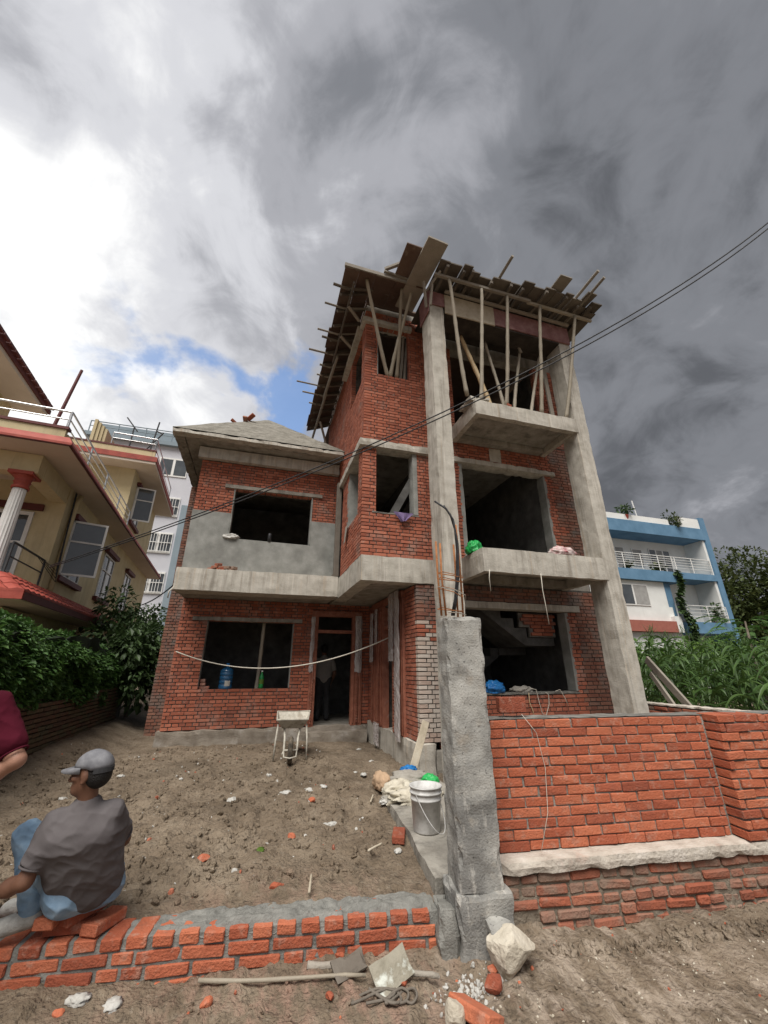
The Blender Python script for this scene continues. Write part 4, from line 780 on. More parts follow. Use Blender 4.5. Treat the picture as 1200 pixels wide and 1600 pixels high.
# set-back top storey with its own tiled eave, and the taller rear wing
nb((-9.0, 1.9, 5.9), (-3.05, 3.75, 8.50), 'top_storey_wall', 'cream_paint'); nb((-9.0, 0.3, 8.50), (-2.30, 3.95, 8.60), 'top_soffit', 'soffit_paint'); nb((-9.0, 0.25, 8.60), (-2.25, 4.0, 8.72), 'top_eave_band', 'maroon_paint')
for i in range(13): nb((-2.42, 0.27 + i * 0.285, 8.725), (-2.17, 0.52 + i * 0.285, 8.79), 'roof_tile', 'maroon_paint')
tw = empty('window', (-4.6, 1.9, 6.9), 0, nh); MB().box((0, -0.03, 0), (0.9, 0.02, 1.3)).build('frame', MT['white_paint'], tw); MB().box((0.07, -0.036, 0.07), (0.83, -0.031, 1.23)).build('pane', MT['glass'], tw)
rail((-2.75, 0.5), (-2.75, 3.5), 8.75, 0.75, 1, 2, 'dark_metal')
# rear wing in its own position
rw = atY(245, 715, 15.2); L2 = (Matrix.Rotation(R(-4.3), 4, 'Z') @ (rw - Vector((-4.05, 8.5, 0))))
rx, ry, rz_ = L2.x, L2.y, rw.z
nb((rx - 3.2, ry, rz_ - 0.30), (rx, ry + 6, rz_ - 0.2), 'rear_soffit', 'soffit_paint'); nb((rx - 3.25, ry - 0.03, rz_ - 0.2), (rx + 0.03, ry + 6.03, rz_), 'rear_eave_band', 'red_paint'); nb((rx - 3.2, ry + 0.7, 0), (rx - 0.75, ry + 6, rz_ - 0.3), 'rear_wall', 'cream_paint')
casement(ry + 1.5, ry + 2.8, rz_ - 2.1, rz_ - 0.7, 80, x=rx - 0.75)
nb((rx - 3.1, ry + 0.1, rz_), (rx - 0.1, ry + 0.2, rz_ + 0.28), 'rear_parapet', 'cream_paint'); nb((rx - 3.12, ry + 0.08, rz_ + 0.28), (rx - 0.08, ry + 0.22, rz_ + 0.34), 'parapet_cap', 'maroon_paint'); rail((rx - 1.6, ry + 0.15), (rx - 0.15, ry + 0.15), rz_ + 0.34, 0.5, 2, 1); rail((rx - 0.15, ry + 0.15), (rx - 0.15, ry + 5), rz_ + 0.05, 0.8, 2, 2)
for k in range(4): nb((rx - 2.35 + 0.11 * k, ry + 0.3 + 0.05 * k, rz_ + 0.2), (rx - 2.25 + 0.11 * k, ry + 2.2, rz_ + 1.35 - 0.09 * k), 'stair_parapet', 'cream_paint')
for k in range(3): nb((rx - 4.9 + 0.35 * k, ry - 3.5, rz_ - 1.9), (rx - 4.62 + 0.35 * k, ry - 3.3, rz_ - 0.1 - 0.2 * k), 'chimney_stub', 'cream_paint')
MB().tube([(rx - 2.9, ry - 1.5, rz_ - 2.0), (rx - 2.55, ry - 1.4, rz_ + 2.2)], [0.06, 0.045], 8).build('flag_pole', MT['maroon_paint'], nh)
for k in range(7): MB().tube([(rx - 2.7 + 0.22 * k, ry - 0.6 + 0.3 * k, rz_ - 1.8), (rx - 2.7 + 0.22 * k, ry - 0.6 + 0.3 * k, rz_ - 0.5)], 0.02, 6).build('baluster', MT['cream_paint'], nh)
MB().tube([(WX + 0.06, 2.75, 3.2), (WX + 0.06, 2.75, 5.5), (WX + 0.10, 2.8, 5.75)], 0.055, 10).build('drain_pipe', MT['cream_paint'], nh, True)
for k in range(4): MB().tube([(WX + 0.05, 2.55 + 0.03 * k, 5.75), (WX + 0.09, 2.58 + 0.02 * k, 4.6), (WX + 0.14, 2.5 + 0.05 * k, 3.75 - 0.08 * k), (WX + 0.05, 2.1 - 0.15 * k, 3.85)], 0.008, 5).build('cable', MT['black_rubber'], nh)
MB().box((-2.2, 0.35, 2.69), (-1.9, 0.65, 2.735)).build('ceiling_lamp', MT['dark_metal'], nh)
# ------------------------------------------------------------------ pale grey apartment tower far behind
mat('pale_wall', [(0.50,0.50,0.535),(0.56,0.56,0.59)], 1.0, 0.85, 0.05); mat('slate_paint', [(0.20,0.25,0.28),(0.25,0.30,0.335)], 1.0, 0.8, 0.05)
at_ = thing('apartment_tower', 'pale grey apartment tower with barred white windows behind the cream house', 'building', (-9.5, 30.0, 0))
def tb(lo, hi, n, m): return MB().box(lo, hi).build(n, MT[m], at_)
tb((-4, 0, 0), (7.0, 9, 17.3), 'wall', 'pale_wall'); tb((-4.1, -0.3, 17.3), (7.2, 9, 17.6), 'roof_slab', 'slate_paint'); tb((-3.5, 0.4, 17.6), (6.8, 8, 18.7), 'roof_room', 'slate_paint'); tb((3.15, -0.28, 0), (3.55, -0.01, 12.6), 'corner_strip', 'slate_paint')
for k, z in enumerate((3.35, 6.2, 9.0, 11.7, 14.85)):
    for x0, x1 in ((1.15, 2.95), (-1.6, 0.4)) if k < 4 else ((1.0, 3.0), (-2.6, -0.6)):
        zt = z + 1.5
        w = empty('window', (x0, 0, z), 0, at_); W, Hh = x1 - x0, zt - z; MB().box((0, -0.06, 0), (W, 0, Hh)).build('frame', MT['white_paint'], w)
        for i in range(2): MB().box((0.12 + i * W / 2, -0.075, 0.12), (W / 2 - 0.06 + i * W / 2, -0.061, Hh - 0.12)).build('pane', MT['glass'], w)
        if k < 4:
            g = MB()
            for i in range(9): g.box((0.1 + i * (W - .2) / 9, -0.16, 0.05), (0.13 + i * (W - .2) / 9, -0.13, Hh - 0.05))
            for i in range(3): g.box((0.05, -0.165, 0.1 + i * (Hh - .25) / 2), (W - 0.05, -0.125, 0.14 + i * (Hh - .25) / 2))
            g.build('window_bars', MT['white_paint'], w)
rail((-3.9, -0.2), (7.0, -0.2), 17.6, 0.9, 2, 6, 'slate_paint', at_, 0.04)
ant = thing('roof_antenna', 'thin metal antenna frame standing on the roof terrace of the cream house', 'antenna', atY(236, 690, 17.0))
for a, b in (((0, 0, -1.0), (0.15, 0, 1.0)), ((-0.6, 0, -1.3), (0.4, 0, 0.5)), ((-0.75, 0, -0.9), (-0.75, 0, 0.55)), ((-1.1, 0, 1.0), (-0.6, 0, 0.4)), ((0.1, 0, 0.55), (0.35, 0, 0.45))): MB().tube([a, b], 0.03, 6).build('rod', MT['dark_metal'], ant)
# ------------------------------------------------------------------ white house with blue bands to the right
mat('blue_paint', [(0.085,0.175,0.27),(0.11,0.215,0.325),(0.135,0.25,0.37)], 1.5, 0.75, 0.05); mat('white_wall', [(0.66,0.66,0.63),(0.76,0.76,0.73)], 1.2, 0.85, 0.05, extra=[((0.55,0.55,0.52),1.4,0.6,0.8,0.35,(2,2,0.4))]); mat('clay_band', [(0.30,0.10,0.075),(0.36,0.13,0.095)], 6, 0.8, 0.2, 30)
bh = thing('blue_white_house', 'white house with blue bands, balcony railings and roof plants beyond the corn field', 'house', (20.0, 18.0, 0))
def bb(lo, hi, n, m): return MB().box(lo, hi).build(n, MT[m], bh)
bb((-4, 1.4, 0), (8.0, 10, 9.5), 'wall', 'white_wall'); bb((-4, 0.0, 9.5), (7.745, 1.6, 10.28), 'roof_band', 'blue_paint'); bb((7.75, 0.0, 0.5), (8.16, 1.5, 11.1), 'corner_fin', 'blue_paint'); bb((7.55, 0.1, 3.6), (7.745, 1.39, 9.49), 'fin_wall', 'white_wall')
bb((-4, -0.25, 6.42), (4.25, 1.39, 7.06), 'balcony_band', 'blue_paint'); bb((4.26, 0.0, 6.75), (7.74, 1.39, 7.15), 'balcony_band', 'blue_paint'); bb((4.3, -0.1, 3.5), (7.74, 1.39, 4.15), 'balcony_band', 'blue_paint'); bb((-4, -0.3, 3.5), (2.95, 1.38, 4.1), 'clay_band', 'clay_band'); bb((2.951, -0.25, 3.5), (3.45, 1.38, 4.4), 'band_end', 'white_wall')
bb((-4, 0.0, 4.101), (3.3, 1.39, 4.95), 'window_wall', 'white_wall'); bb((3.05, 0.02, 4.4), (3.55, 1.39, 6.41), 'corner_strip', 'blue_paint'); bb((-4, 0.0, 0.3), (3.5, 1.39, 3.49), 'ground_wall', 'white_wall'); bb((-4, 0.003, 4.95), (3.04, 1.38, 6.41), 'upper_wall', 'white_wall'); bb((-4, 0.1, 10.28), (5.0, 0.2, 10.7), 'parapet', 'white_wall'); bb((5.9, 0.1, 10.28), (7.74, 0.2, 11.0), 'parapet', 'white_wall')
def bwin(x0, x1, z0, z1, y, n=2, cur=True):
    w = empty('window', (x0, y, z0), 0, bh); W, Hh = x1 - x0, z1 - z0; MB().box((0, -0.05, 0), (W, 0, Hh)).build('frame', MT['white_paint'], w)
    for i in range(n): MB().box((0.07 + i * W / n, -0.062, 0.07), ((i + 1) * W / n - 0.06, -0.051, Hh - 0.07)).build('pane', MT['glass' if (i + cur) % 2 else 'curtain'], w)
bwin(0.6, 2.1, 7.1, 8.95, 1.39); bwin(2.75, 3.6, 7.75, 8.9, 1.39, 1, 0); bwin(4.2, 6.0, 7.2, 9.0, 1.39, 3); bwin(-0.6, 1.65, 4.96, 6.2, 0.002); bwin(4.5, 6.2, 4.2, 5.9, 1.39, 2, 0)
rail((-3.9, -0.2), (4.2, -0.2), 7.07, 0.95, 6, 6, 'white_paint', bh, 0.025); rail((4.3, 0.05), (7.6, 0.05), 7.16, 0.95, 5, 2, 'white_paint', bh, 0.025); rail((4.4, -0.05), (7.6, -0.05), 4.16, 0.95, 4, 2, 'white_paint', bh, 0.025)
MB().tube([(3.1, 0.6, 10.2), (2.9, 0.6, 12.0)], 0.04, 6).build('mast', MT['white_paint'], bh)
# ------------------------------------------------------------------ vegetation
mat('leaf_hedge', [(0.030,0.070,0.016),(0.062,0.135,0.030),(0.11,0.20,0.05)], 3, 0.5, 0.0, rnd=0.6, transl=0.25, spec=0.4)
mat('leaf_dark', [(0.028,0.052,0.016),(0.052,0.092,0.028),(0.085,0.135,0.046)], 3, 0.5, 0.0, rnd=0.6, transl=0.2, spec=0.4)
mat('leaf_tree', [(0.035,0.05,0.015),(0.06,0.082,0.022),(0.10,0.12,0.04)], 1, 0.6, 0.0, rnd=0.6, transl=0.2)
mat('leaf_corn', [(0.030,0.065,0.014),(0.058,0.115,0.024),(0.10,0.165,0.040)], 3, 0.45, 0.0, rnd=0.5, transl=0.25, spec=0.45)
mat('leaf_bright', [(0.05,0.11,0.015),(0.09,0.17,0.025),(0.13,0.21,0.04)], 3, 0.5, 0.0, rnd=0.6, transl=0.3)
mat('bark', [(0.07,0.055,0.04),(0.13,0.105,0.08),(0.18,0.15,0.12)], 8, 0.95, 0.7, 30)
def leaves(n, pos, size, droop=0.3, ar=0.55, out=None, fold=0.25):
    """n folded leaves (two quads each); pos(rng) -> point, outward vector"""
    vs, fs = [], []
    rgl = random.Random(n)
    for _ in range(n):
        p, o = pos(rgl); o = Vector(o); o = (o + Vector((rgl.uniform(-.7, .7), rgl.uniform(-.7, .7), rgl.uniform(-.8, .5)))).normalized()
        d = (o + Vector((0, 0, -droop * rgl.uniform(0.2, 1.6)))).normalized(); s = d.cross(Vector((rgl.uniform(-.4, .4), rgl.uniform(-.4, .4), 1))).normalized(); u = s.cross(d)
        L = size * rgl.choice((0.5, 0.7, 0.9, 1.0, 1.15, 1.6)) * rgl.uniform(0.85, 1.15); w = L * ar * rgl.uniform(0.8, 1.2) / 2; p = Vector(p); k = len(vs)
        vs += [p, p + d * L * 0.5 + s * w + u * w * fold, p + d * L, p + d * L * 0.5 - s * w + u * w * fold, p + d * L * 0.52 - u * 0.02 * L]
        fs += [(k, k + 1, k + 4), (k + 1, k + 2, k + 4), (k + 2, k + 3, k + 4), (k + 3, k, k + 4)]
    return vs, fs
def leaf_obj(name, n, pos, size, m, parent=None, **kw):
    vs, fs = leaves(n, pos, size, **kw); me = bpy.data.meshes.new(name); me.from_pydata(vs, [], fs); me.materials.append(MT[m]); o = put(name, me, parent); o['kind'] = 'stuff'; return o
# old garden wall and the creeper hedge on it
gw = thing('garden_wall', 'old mossy brick garden wall under the hedge on the left of the yard', 'wall')
GM = frame_M((-3.05, 12.2), (0, -1)); rbox('mortar_core', (0.0, -0.20, 0.0), (8.0, 0.0, 1.25), MT['mortar_dark'], gw, step=0.2, amp=0.01, M=GM)
brs = courses(0.6, 6.2, 0.35, 1.25, (), 'running', 0.067, 71)
lay(gw, frame_M((-3.05, 12.2), (0, -1)) @ Matrix.Translation((0, 0, 0)), brs[:290], mat('brick_mossy', [(0.07,0.05,0.035),(0.11,0.06,0.04),(0.10,0.085,0.05),(0.06,0.055,0.04)], 5, 0.95, 0.4, 50, rnd=0.5).name, 0.08, -0.0, 0.005, 0.02, 0.006, 0.002)
hedge = thing('creeper_hedge', 'dense dark green creeper hedge hanging over the old garden wall', 'hedge', (-3.2, 8.0, 0.9))
def hpos(rg_):
    y = 4.2 + 8.6 * rg_.random() ** 0.8; top = 2.36 - 0.055 * (y - 5) + 0.16 * nz((0, y, 0), 1.6, 3) + 0.08 * nz((0, y, 0), 5, 3)
    lo = 1.12 - 0.02 * (y - 6) + 0.25 * nz((0, y, 0), 2.3, 8)
    s = rg_.random()
    if s < 0.68: z = lo + (top - lo) * rg_.random() ** 0.85; x = -2.98 + 0.22 * nz((0, y, z), 2.2) + 0.10 * nz((0, y, z), 6) - 0.35 * smooth((z - top + 0.5) / 0.5) ** 2 - 0.12 * rg_.random(); o = (1, 0, 0.3)
    else: z = top - 0.06 * rg_.random(); x = -3.25 - 1.0 * rg_.random(); o = (0.2, 0, 1)
    return (x + 3.2, y - 8.0, z - 0.9), o
leaf_obj('foliage', 36000, hpos, 0.075, 'leaf_hedge', hedge, droop=0.7)
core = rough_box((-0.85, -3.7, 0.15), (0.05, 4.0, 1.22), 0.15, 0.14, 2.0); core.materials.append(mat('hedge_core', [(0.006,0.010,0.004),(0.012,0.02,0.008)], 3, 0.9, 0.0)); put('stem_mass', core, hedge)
def blob_crown(c, r, n, lumps, seed):
    rgs = random.Random(seed); cs = []
    for _ in range(lumps):
        d = Vector((rgs.gauss(0, 1), rgs.gauss(0, 1), rgs.gauss(0, 0.8))).normalized(); f = rgs.uniform(0.35, 0.85); cs.append((Vector((d.x * r[0] * f, d.y * r[1] * f, d.z * r[2] * f)), rgs.uniform(0.25, 0.42)))
    def pos(rg_):
        cc, q = rg_.choice(cs); d = Vector((rg_.gauss(0, 1), rg_.gauss(0, 1), rg_.gauss(0, 1))).normalized(); s = q * (0.72 + 0.28 * rg_.random() ** 0.5)
        return cc + Vector((d.x * r[0] * s, d.y * r[1] * s, d.z * r[2] * s)) + Vector(c), d + Vector((0, 0, 0.3))
    return pos
def tree(name, label, loc, h, r, n, size, lumps, m, seed, cat='tree', trunk=0.12, **kw):
    t = thing(name, label, cat, loc); c = (0, 0, h); mb = MB(); rgt = random.Random(seed)
    mb.tube([(0, 0, -0.3), (0.04 * h, 0.02 * h, h * 0.4), (0, 0, h)], [trunk, trunk * 0.75, trunk * 0.3], 8); mb.build('trunk', MT['bark'], t, True)
    for k in range(6):
        a = rgt.uniform(0, 6.28); z0 = h * rgt.uniform(0.4, 0.8); MB().tube([(0, 0, z0), (r[0] * 0.4 * math.cos(a), r[1] * 0.4 * math.sin(a), z0 + r[2] * 0.35), (r[0] * 0.75 * math.cos(a), r[1] * 0.75 * math.sin(a), z0 + r[2] * rgt.uniform(0.3, 0.9))], [trunk * 0.5, trunk * 0.3, trunk * 0.1], 6).build('branch', MT['bark'], t, True)
    leaf_obj('crown', n, blob_crown(c, r, n, lumps, seed), size, m, t, **kw); return t
tree('leafy_shrub', 'dark glossy shrub growing between the hedge and the brick house', (-2.95, 12.2, 0.3), 1.55, (1.15, 1.6, 1.35), 7000, 0.14, 26, 'leaf_dark', 5, 'shrub', 0.05, droop=0.9, ar=0.5)
tree('leafy_shrub', 'tall dark shrub between the cream house and the far end of the hedge', (-3.7, 13.8, 0.3), 2.1, (1.3, 1.4, 1.6), 5200, 0.14, 24, 'leaf_dark', 6, 'shrub', 0.05, droop=0.9, ar=0.5)
tree('broad_tree', 'large rounded olive-green tree behind the corn field', (52.0, 31.0, 0), 8.2, (6.2, 5.5, 6.6), 15000, 0.42, 60, 'leaf_tree', 9, 'tree', 0.5, droop=0.3)
tree('broad_tree', 'low dark tree behind the blue and white house', (45.0, 36.0, 0), 4.5, (5.5, 5, 4.5), 6000, 0.45, 36, 'leaf_dark', 12, 'tree', 0.4, droop=0.3)
# corn
def corn_mesh(seed):
    rgc = random.Random(seed); mb = MB(); H = rgc.uniform(1.75, 2.2); mb.m = 0; mb.tube([(0, 0, 0), (0.02, 0.01, H * 0.5), (0.03, 0, H)], [0.014, 0.011, 0.005], 5)
    for k in range(11):
        z = H * (0.15 + 0.078 * k); a = k * math.pi + rgc.uniform(-0.7, 0.7); L = rgc.uniform(0.5, 0.85); w = rgc.uniform(0.042, 0.062); vs = []; n = 7
        for i in range(n + 1):
            t = i / n; rr = L * t * (1 - 0.15 * t); zz = z + L * (0.75 * t - 1.05 * t * t) ; ww = w * (1 - t) ** 0.6 * (0.5 + 0.5 * min(1, t * 5)); ca, sa = math.cos(a), math.sin(a); tw = 0.5 * t * math.sin(seed + k)
            vs += [(rr * ca - sa * ww, rr * sa + ca * ww, zz + 0.35 * ww + tw * ww), (rr * ca, rr * sa, zz - 0.2 * ww), (rr * ca + sa * ww, rr * sa - ca * ww, zz + 0.35 * ww - tw * ww)]
        mb.add(vs, [f for i in range(n) for f in ((3 * i, 3 * i + 3, 3 * i + 4, 3 * i + 1), (3 * i + 1, 3 * i + 4, 3 * i + 5, 3 * i + 2))])
    for k in range(7): a = rgc.uniform(0, 6.28); mb.tube([(0.03, 0, H), (0.03 + 0.1 * math.cos(a), 0.1 * math.sin(a), H + rgc.uniform(0.1, 0.22))], 0.004, 4)
    return mb.mesh('corn', [MT['leaf_corn']], True, fix=False)
CORN = [corn_mesh(k) for k in range(5)]
rgp = random.Random(77); cnt = 0; far_c = MB(); spots = []
for yy in np.arange(3.2, 17.5, 0.55):
    for xx in np.arange(9.2, 26.0, 0.55):
        x, y = xx + rgp.uniform(-.2, .2), yy + rgp.uniform(-.2, .2); p = pix((x, y, 1.2))
        if 960 < p[0] < 1260 and x > 1.0 * y + 0.6 and (math.hypot(x, y) < 20): spots.append((math.hypot(x, y), x, y))
spots.sort(); 
for i, (d, x, y) in enumerate(spots):
    if i < 150:
        o = put('corn_plant', CORN[i % 5], None, (x, y, ground_h(x, y, False) - 0.02), (rgp.uniform(-.08, .08), rgp.uniform(-.08, .08), rgp.uniform(0, 6.28)), (1, 1, rgp.uniform(0.88, 1.1))); tag(o, 'green corn plant with long drooping leaves in the field behind the side wall', 'corn plant', 'corn plants in the field')
far_me = []
fm = MB()
for i, (d, x, y) in enumerate(spots[150:520]):
    src = CORN[i % 5]; rz = rgp.uniform(0, 6.28); M = Matrix.Translation((x, y, 0)) @ Matrix.Rotation(rz, 4, 'Z'); k = len(fm.v)
    fm.v += [tuple(M @ v.co) for v in src.vertices]; fm.f += [tuple(k + j for j in p.vertices) for p in src.polygons]; fm.mi += [0] * len(src.polygons)
if fm.v: o = put('corn_field', fm.mesh('corn_field', [MT['leaf_corn']], True, fix=False)); tag(o, 'dense far part of the green corn field', 'corn field', kind='stuff')
# bean vines in front of the white house
vp = atY(1040, 1005, 13.0)
o = leaf_obj('vine_thicket', 9000, lambda r_: ((12.5 + 12.5 * r_.random(), 14.2 + 1.6 * r_.random(), 0.3 + 2.3 * r_.random() ** .8 + 0.35 * math.sin(r_.random() * 6)), (-0.3, -1, 0.5)), 0.2, 'leaf_bright', droop=0.6, ar=0.8); tag(o, 'yellow-green vine thicket behind the corn', 'vines')
# feathery tree with compound leaves at the right
ft = thing('feathery_tree', 'young tree with feathery compound leaves beside the corn at the picture edge of the wall', 'tree', (13.4, 8.4, 0)); ft['label'] = 'young tree with feathery compound leaves rising over the corn'
MB().tube([(0, 0, 0), (0.1, 0.05, 1.4), (0.15, 0.0, 2.9)], [0.07, 0.05, 0.02], 8).build('trunk', MT['bark'], ft, True)
fr_ = MB(); rgf = random.Random(4)
for k in range(95):
    z = rgf.uniform(0.7, 3.0); a = rgf.uniform(0, 6.28); L = rgf.uniform(0.6, 1.0); base = Vector((0.1 + 0.55 * math.cos(a) * rgf.random(), 0.55 * math.sin(a) * rgf.random(), z)); d = Vector((math.cos(a), math.sin(a), rgf.uniform(0.1, 0.7))).normalized()
    for i in range(12):
        t = (i + 1) / 12; c = base + d * L * t + Vector((0, 0, -0.5 * L * t * t)); s = d.cross(Vector((0, 0, 1))).normalized(); ll = 0.16 * (1 - 0.5 * t)
        for sg in (-1, 1):
            e = c + s * sg * ll + d * ll * 0.5 + Vector((0, 0, -0.05)); w = d * 0.028; fr_.add([c, c + (e - c) * 0.5 + w, e, c + (e - c) * 0.5 - w], [(0, 1, 2, 3)])
o = put('crown', fr_.mesh('crown', [MT['leaf_hedge']], False, fix=False), ft); o['kind'] = 'stuff'
# creeper and pot plants of the white house
o = leaf_obj('climbing_creeper', 900, lambda r_: ((lambda t: (23.75 + 0.25 * math.sin(t * 9) + 0.35 * (r_.random() - .5) * (1.6 - t), 17.75 - 0.15 * r_.random(), 3.0 + 4.2 * t))(r_.random() ** 1.3), (0, -1, 0.2)), 0.22, 'leaf_dark', droop=0.8, ar=0.7); tag(o, 'dark creeper climbing the corner of the white house', 'creeper')
for x, z, r, lab, n, m in ((18.9, 10.9, 0.75, 'trailing vine on the roof edge of the white house', 260, 'leaf_dark'), (21.6, 11.2, 0.5, 'leafy potted plant on the roof of the white house by the mast', 160, 'leaf_dark'), (25.3, 11.0, 0.75, 'bushy potted plant on the roof of the white house near its corner', 260, 'leaf_tree'), (23.2, 7.5, 0.4, 'bushy potted plant on the middle balcony of the white house', 160, 'leaf_tree'), (21.0, 7.4, 0.35, 'small potted plant on the middle balcony of the white house', 120, 'leaf_tree'), (26.8, 5.0, 0.75, 'tall leafy potted plant on the lower balcony of the white house', 240, 'leaf_dark')):
    t = thing('potted_plant', lab, 'plant', (x, 18.25, z - r - 0.3)); MB().lathe([(0.0, 0), (0.16, 0), (0.22, 0.3), (0.19, 0.3), (0.0, 0.26)], n=12).build('pot', MT['red_paint'], t); leaf_obj('foliage', n, blob_crown((0, 0, 0.35 + r * 0.6), (r, r * 0.6, r * 0.8), n, 7, n), 0.2, m, t, droop=0.4)
# ------------------------------------------------------------------ people: bodies and clothes grown as one smooth surface each
def surface(prims, res, k=0.03, disp=None, margin=0.06):
    """prims: ('c', a, b, ra, rb) tapered limbs or ('e', centre, radii, 3x3 axes rows); returns verts, quads of the blended surface"""
    lo = np.full(3, 1e9); hi = -lo
    for p in prims:
        if p[0] == 'c': pts = np.array([p[1], p[2]]); r = max(p[3], p[4])
        else: pts = np.array([p[1]]); r = max(p[2])
        lo = np.minimum(lo, pts.min(0) - r - margin); hi = np.maximum(hi, pts.max(0) + r + margin)
    n = np.ceil((hi - lo) / res).astype(int) + 1; V = np.full(n, 0.2, np.float32)
    ax = [lo[i] + res * np.arange(n[i]) for i in range(3)]
    for p in prims:
        if p[0] == 'c': pts = np.array([p[1], p[2]]); r = max(p[3], p[4])
        else: pts = np.array([p[1]]); r = max(p[2])
        a = np.maximum(((pts.min(0) - r - margin - lo) / res).astype(int), 0); b = np.minimum(((pts.max(0) + r + margin - lo) / res).astype(int) + 2, n); sl = tuple(slice(a[i], b[i]) for i in range(3))
        X, Y, Z = np.meshgrid(ax[0][sl[0]], ax[1][sl[1]], ax[2][sl[2]], indexing='ij')
        if p[0] == 'c':
            A = np.array(p[1]); B = np.array(p[2]); d = B - A; L2 = max(d @ d, 1e-9); t = np.clip(((X - A[0]) * d[0] + (Y - A[1]) * d[1] + (Z - A[2]) * d[2]) / L2, 0, 1)
            D = np.sqrt((X - A[0] - t * d[0]) ** 2 + (Y - A[1] - t * d[1]) ** 2 + (Z - A[2] - t * d[2]) ** 2) - (p[3] + (p[4] - p[3]) * t)
        else:
            c = np.array(p[1]); M = np.array(p[3]) if len(p) > 3 and p[3] is not None else np.eye(3); q = [(M[i][0] * (X - c[0]) + M[i][1] * (Y - c[1]) + M[i][2] * (Z - c[2])) / p[2][i] for i in range(3)]
            g = np.sqrt(q[0] ** 2 + q[1] ** 2 + q[2] ** 2); D = (g - 1) * min(p[2])
        kk = p[5] if p[0] == 'c' and len(p) > 5 else (p[4] if p[0] == 'e' and len(p) > 4 else k)
        W = V[sl]; h = np.clip(0.5 + 0.5 * (W - D) / kk, 0, 1); V[sl] = W * (1 - h) + D * h - kk * h * (1 - h)
    if disp is not None:
        X, Y, Z = np.meshgrid(*ax, indexing='ij'); V = V + disp(X, Y, Z)
    S = V < 0; acc = np.zeros((*(n - 1), 3)); cnt = np.zeros(n - 1)
    offs = [(i, j, l) for i in (0, 1) for j in (0, 1) for l in (0, 1)]
    cn = lambda A, o: A[o[0]:n[0] - 1 + o[0], o[1]:n[1] - 1 + o[1], o[2]:n[2] - 1 + o[2]]
    for o in offs:
        for a_ in range(3):
            if o[a_]: continue
            o2 = list(o); o2[a_] = 1; v0, v1 = cn(V, o), cn(V, o2); cr = (v0 < 0) != (v1 < 0); t = np.where(cr, v0 / np.where(cr, v0 - v1, 1), 0)
            for q in range(3): acc[..., q] += np.where(cr, o[q] + (t if q == a_ else 0), 0)
            cnt += cr
    act = cnt > 0; idx = -np.ones(n - 1, int); idx[act] = np.arange(act.sum()); cell = np.argwhere(act); P = lo + res * (cell + acc[act] / cnt[act][:, None])
    F_ = []
    for a_ in range(3):
        b_, c_ = (a_ + 1) % 3, (a_ + 2) % 3; s0 = [slice(None)] * 3; s1 = [slice(None)] * 3; s0[a_] = slice(0, -1); s1[a_] = slice(1, None); ch = S[tuple(s0)] != S[tuple(s1)]
        e = np.argwhere(ch); e = e[(e[:, b_] > 0) & (e[:, c_] > 0) & (e[:, b_] < n[b_] - 1) & (e[:, c_] < n[c_] - 1)]; sg = S[tuple(s0)][tuple(e.T)]
        def at(db, dc): q = e.copy(); q[:, b_] += db; q[:, c_] += dc; return idx[tuple(q.T)]
        q = np.stack([at(-1, -1), at(0, -1), at(0, 0), at(-1, 0)], 1); q[~sg] = q[~sg][:, ::-1]; F_.append(q)
    return P, np.concatenate(F_)
def grow(name, prims, res, m, parent, k=0.03, disp=None):
    P, Q = surface(prims, res, k, disp); me = bpy.data.meshes.new(name); me.from_pydata(P.tolist(), [], Q.tolist()); me.materials.append(MT[m]); me.polygons.foreach_set('use_smooth', [True] * len(Q))
    o = put(name, me, parent); sm = o.modifiers.new('smooth', 'SMOOTH'); sm.factor = 0.5; sm.iterations = 1; return o
mat('skin', [(0.115,0.052,0.032),(0.15,0.072,0.044),(0.18,0.09,0.057)], 12, 0.5, 0.08, 150, spec=0.35); mat('skin_fair', [(0.33,0.17,0.115),(0.39,0.21,0.145)], 12, 0.5, 0.08, 150, spec=0.35)
mat('shirt_grey', [(0.088,0.077,0.077),(0.112,0.10,0.101),(0.132,0.12,0.12)], 4, 0.95, 0.25, 300, dist=0.004, spec=0.1); mat('denim', [(0.12,0.19,0.28),(0.19,0.28,0.38),(0.30,0.39,0.48)], 7, 0.9, 0.3, 300, dist=0.004, spec=0.1); mat('shirt_maroon', [(0.050,0.005,0.012),(0.068,0.007,0.016),(0.085,0.010,0.021)], 4, 0.95, 0.25, 300, dist=0.004, spec=0.1)
mat('cap_grey', [(0.11,0.11,0.12),(0.16,0.16,0.17),(0.22,0.22,0.23)], 16, 0.9, 0.2, 250, dist=0.004); mat('hair', [(0.008,0.007,0.006),(0.015,0.013,0.012)], 30, 0.6, 0.5, 160); mat('shoe_grey', [(0.20,0.19,0.17),(0.30,0.29,0.27),(0.40,0.39,0.36)], 14, 0.8, 0.3, 80); mat('dark_cloth', [(0.03,0.03,0.032),(0.05,0.05,0.052)], 6, 0.95, 0.1); mat('shirt_pale', [(0.20,0.19,0.17),(0.27,0.25,0.23)], 4, 0.95, 0.1)
V3 = lambda *a: np.array(a, float)
LAT = np.random.default_rng(5).uniform(-1, 1, (24, 24, 24)).astype(np.float32)
def vn(X, Y, Z):
    x, y, z = [np.floor(q).astype(int) for q in (X, Y, Z)]; f = [q - np.floor(q) for q in (X, Y, Z)]; f = [t * t * (3 - 2 * t) for t in f]; o = 0
    for i in (0, 1):
        for j in (0, 1):
            for l in (0, 1): o = o + LAT[(x + i) % 24, (y + j) % 24, (z + l) % 24] * (f[0] if i else 1 - f[0]) * (f[1] if j else 1 - f[1]) * (f[2] if l else 1 - f[2])
    return o
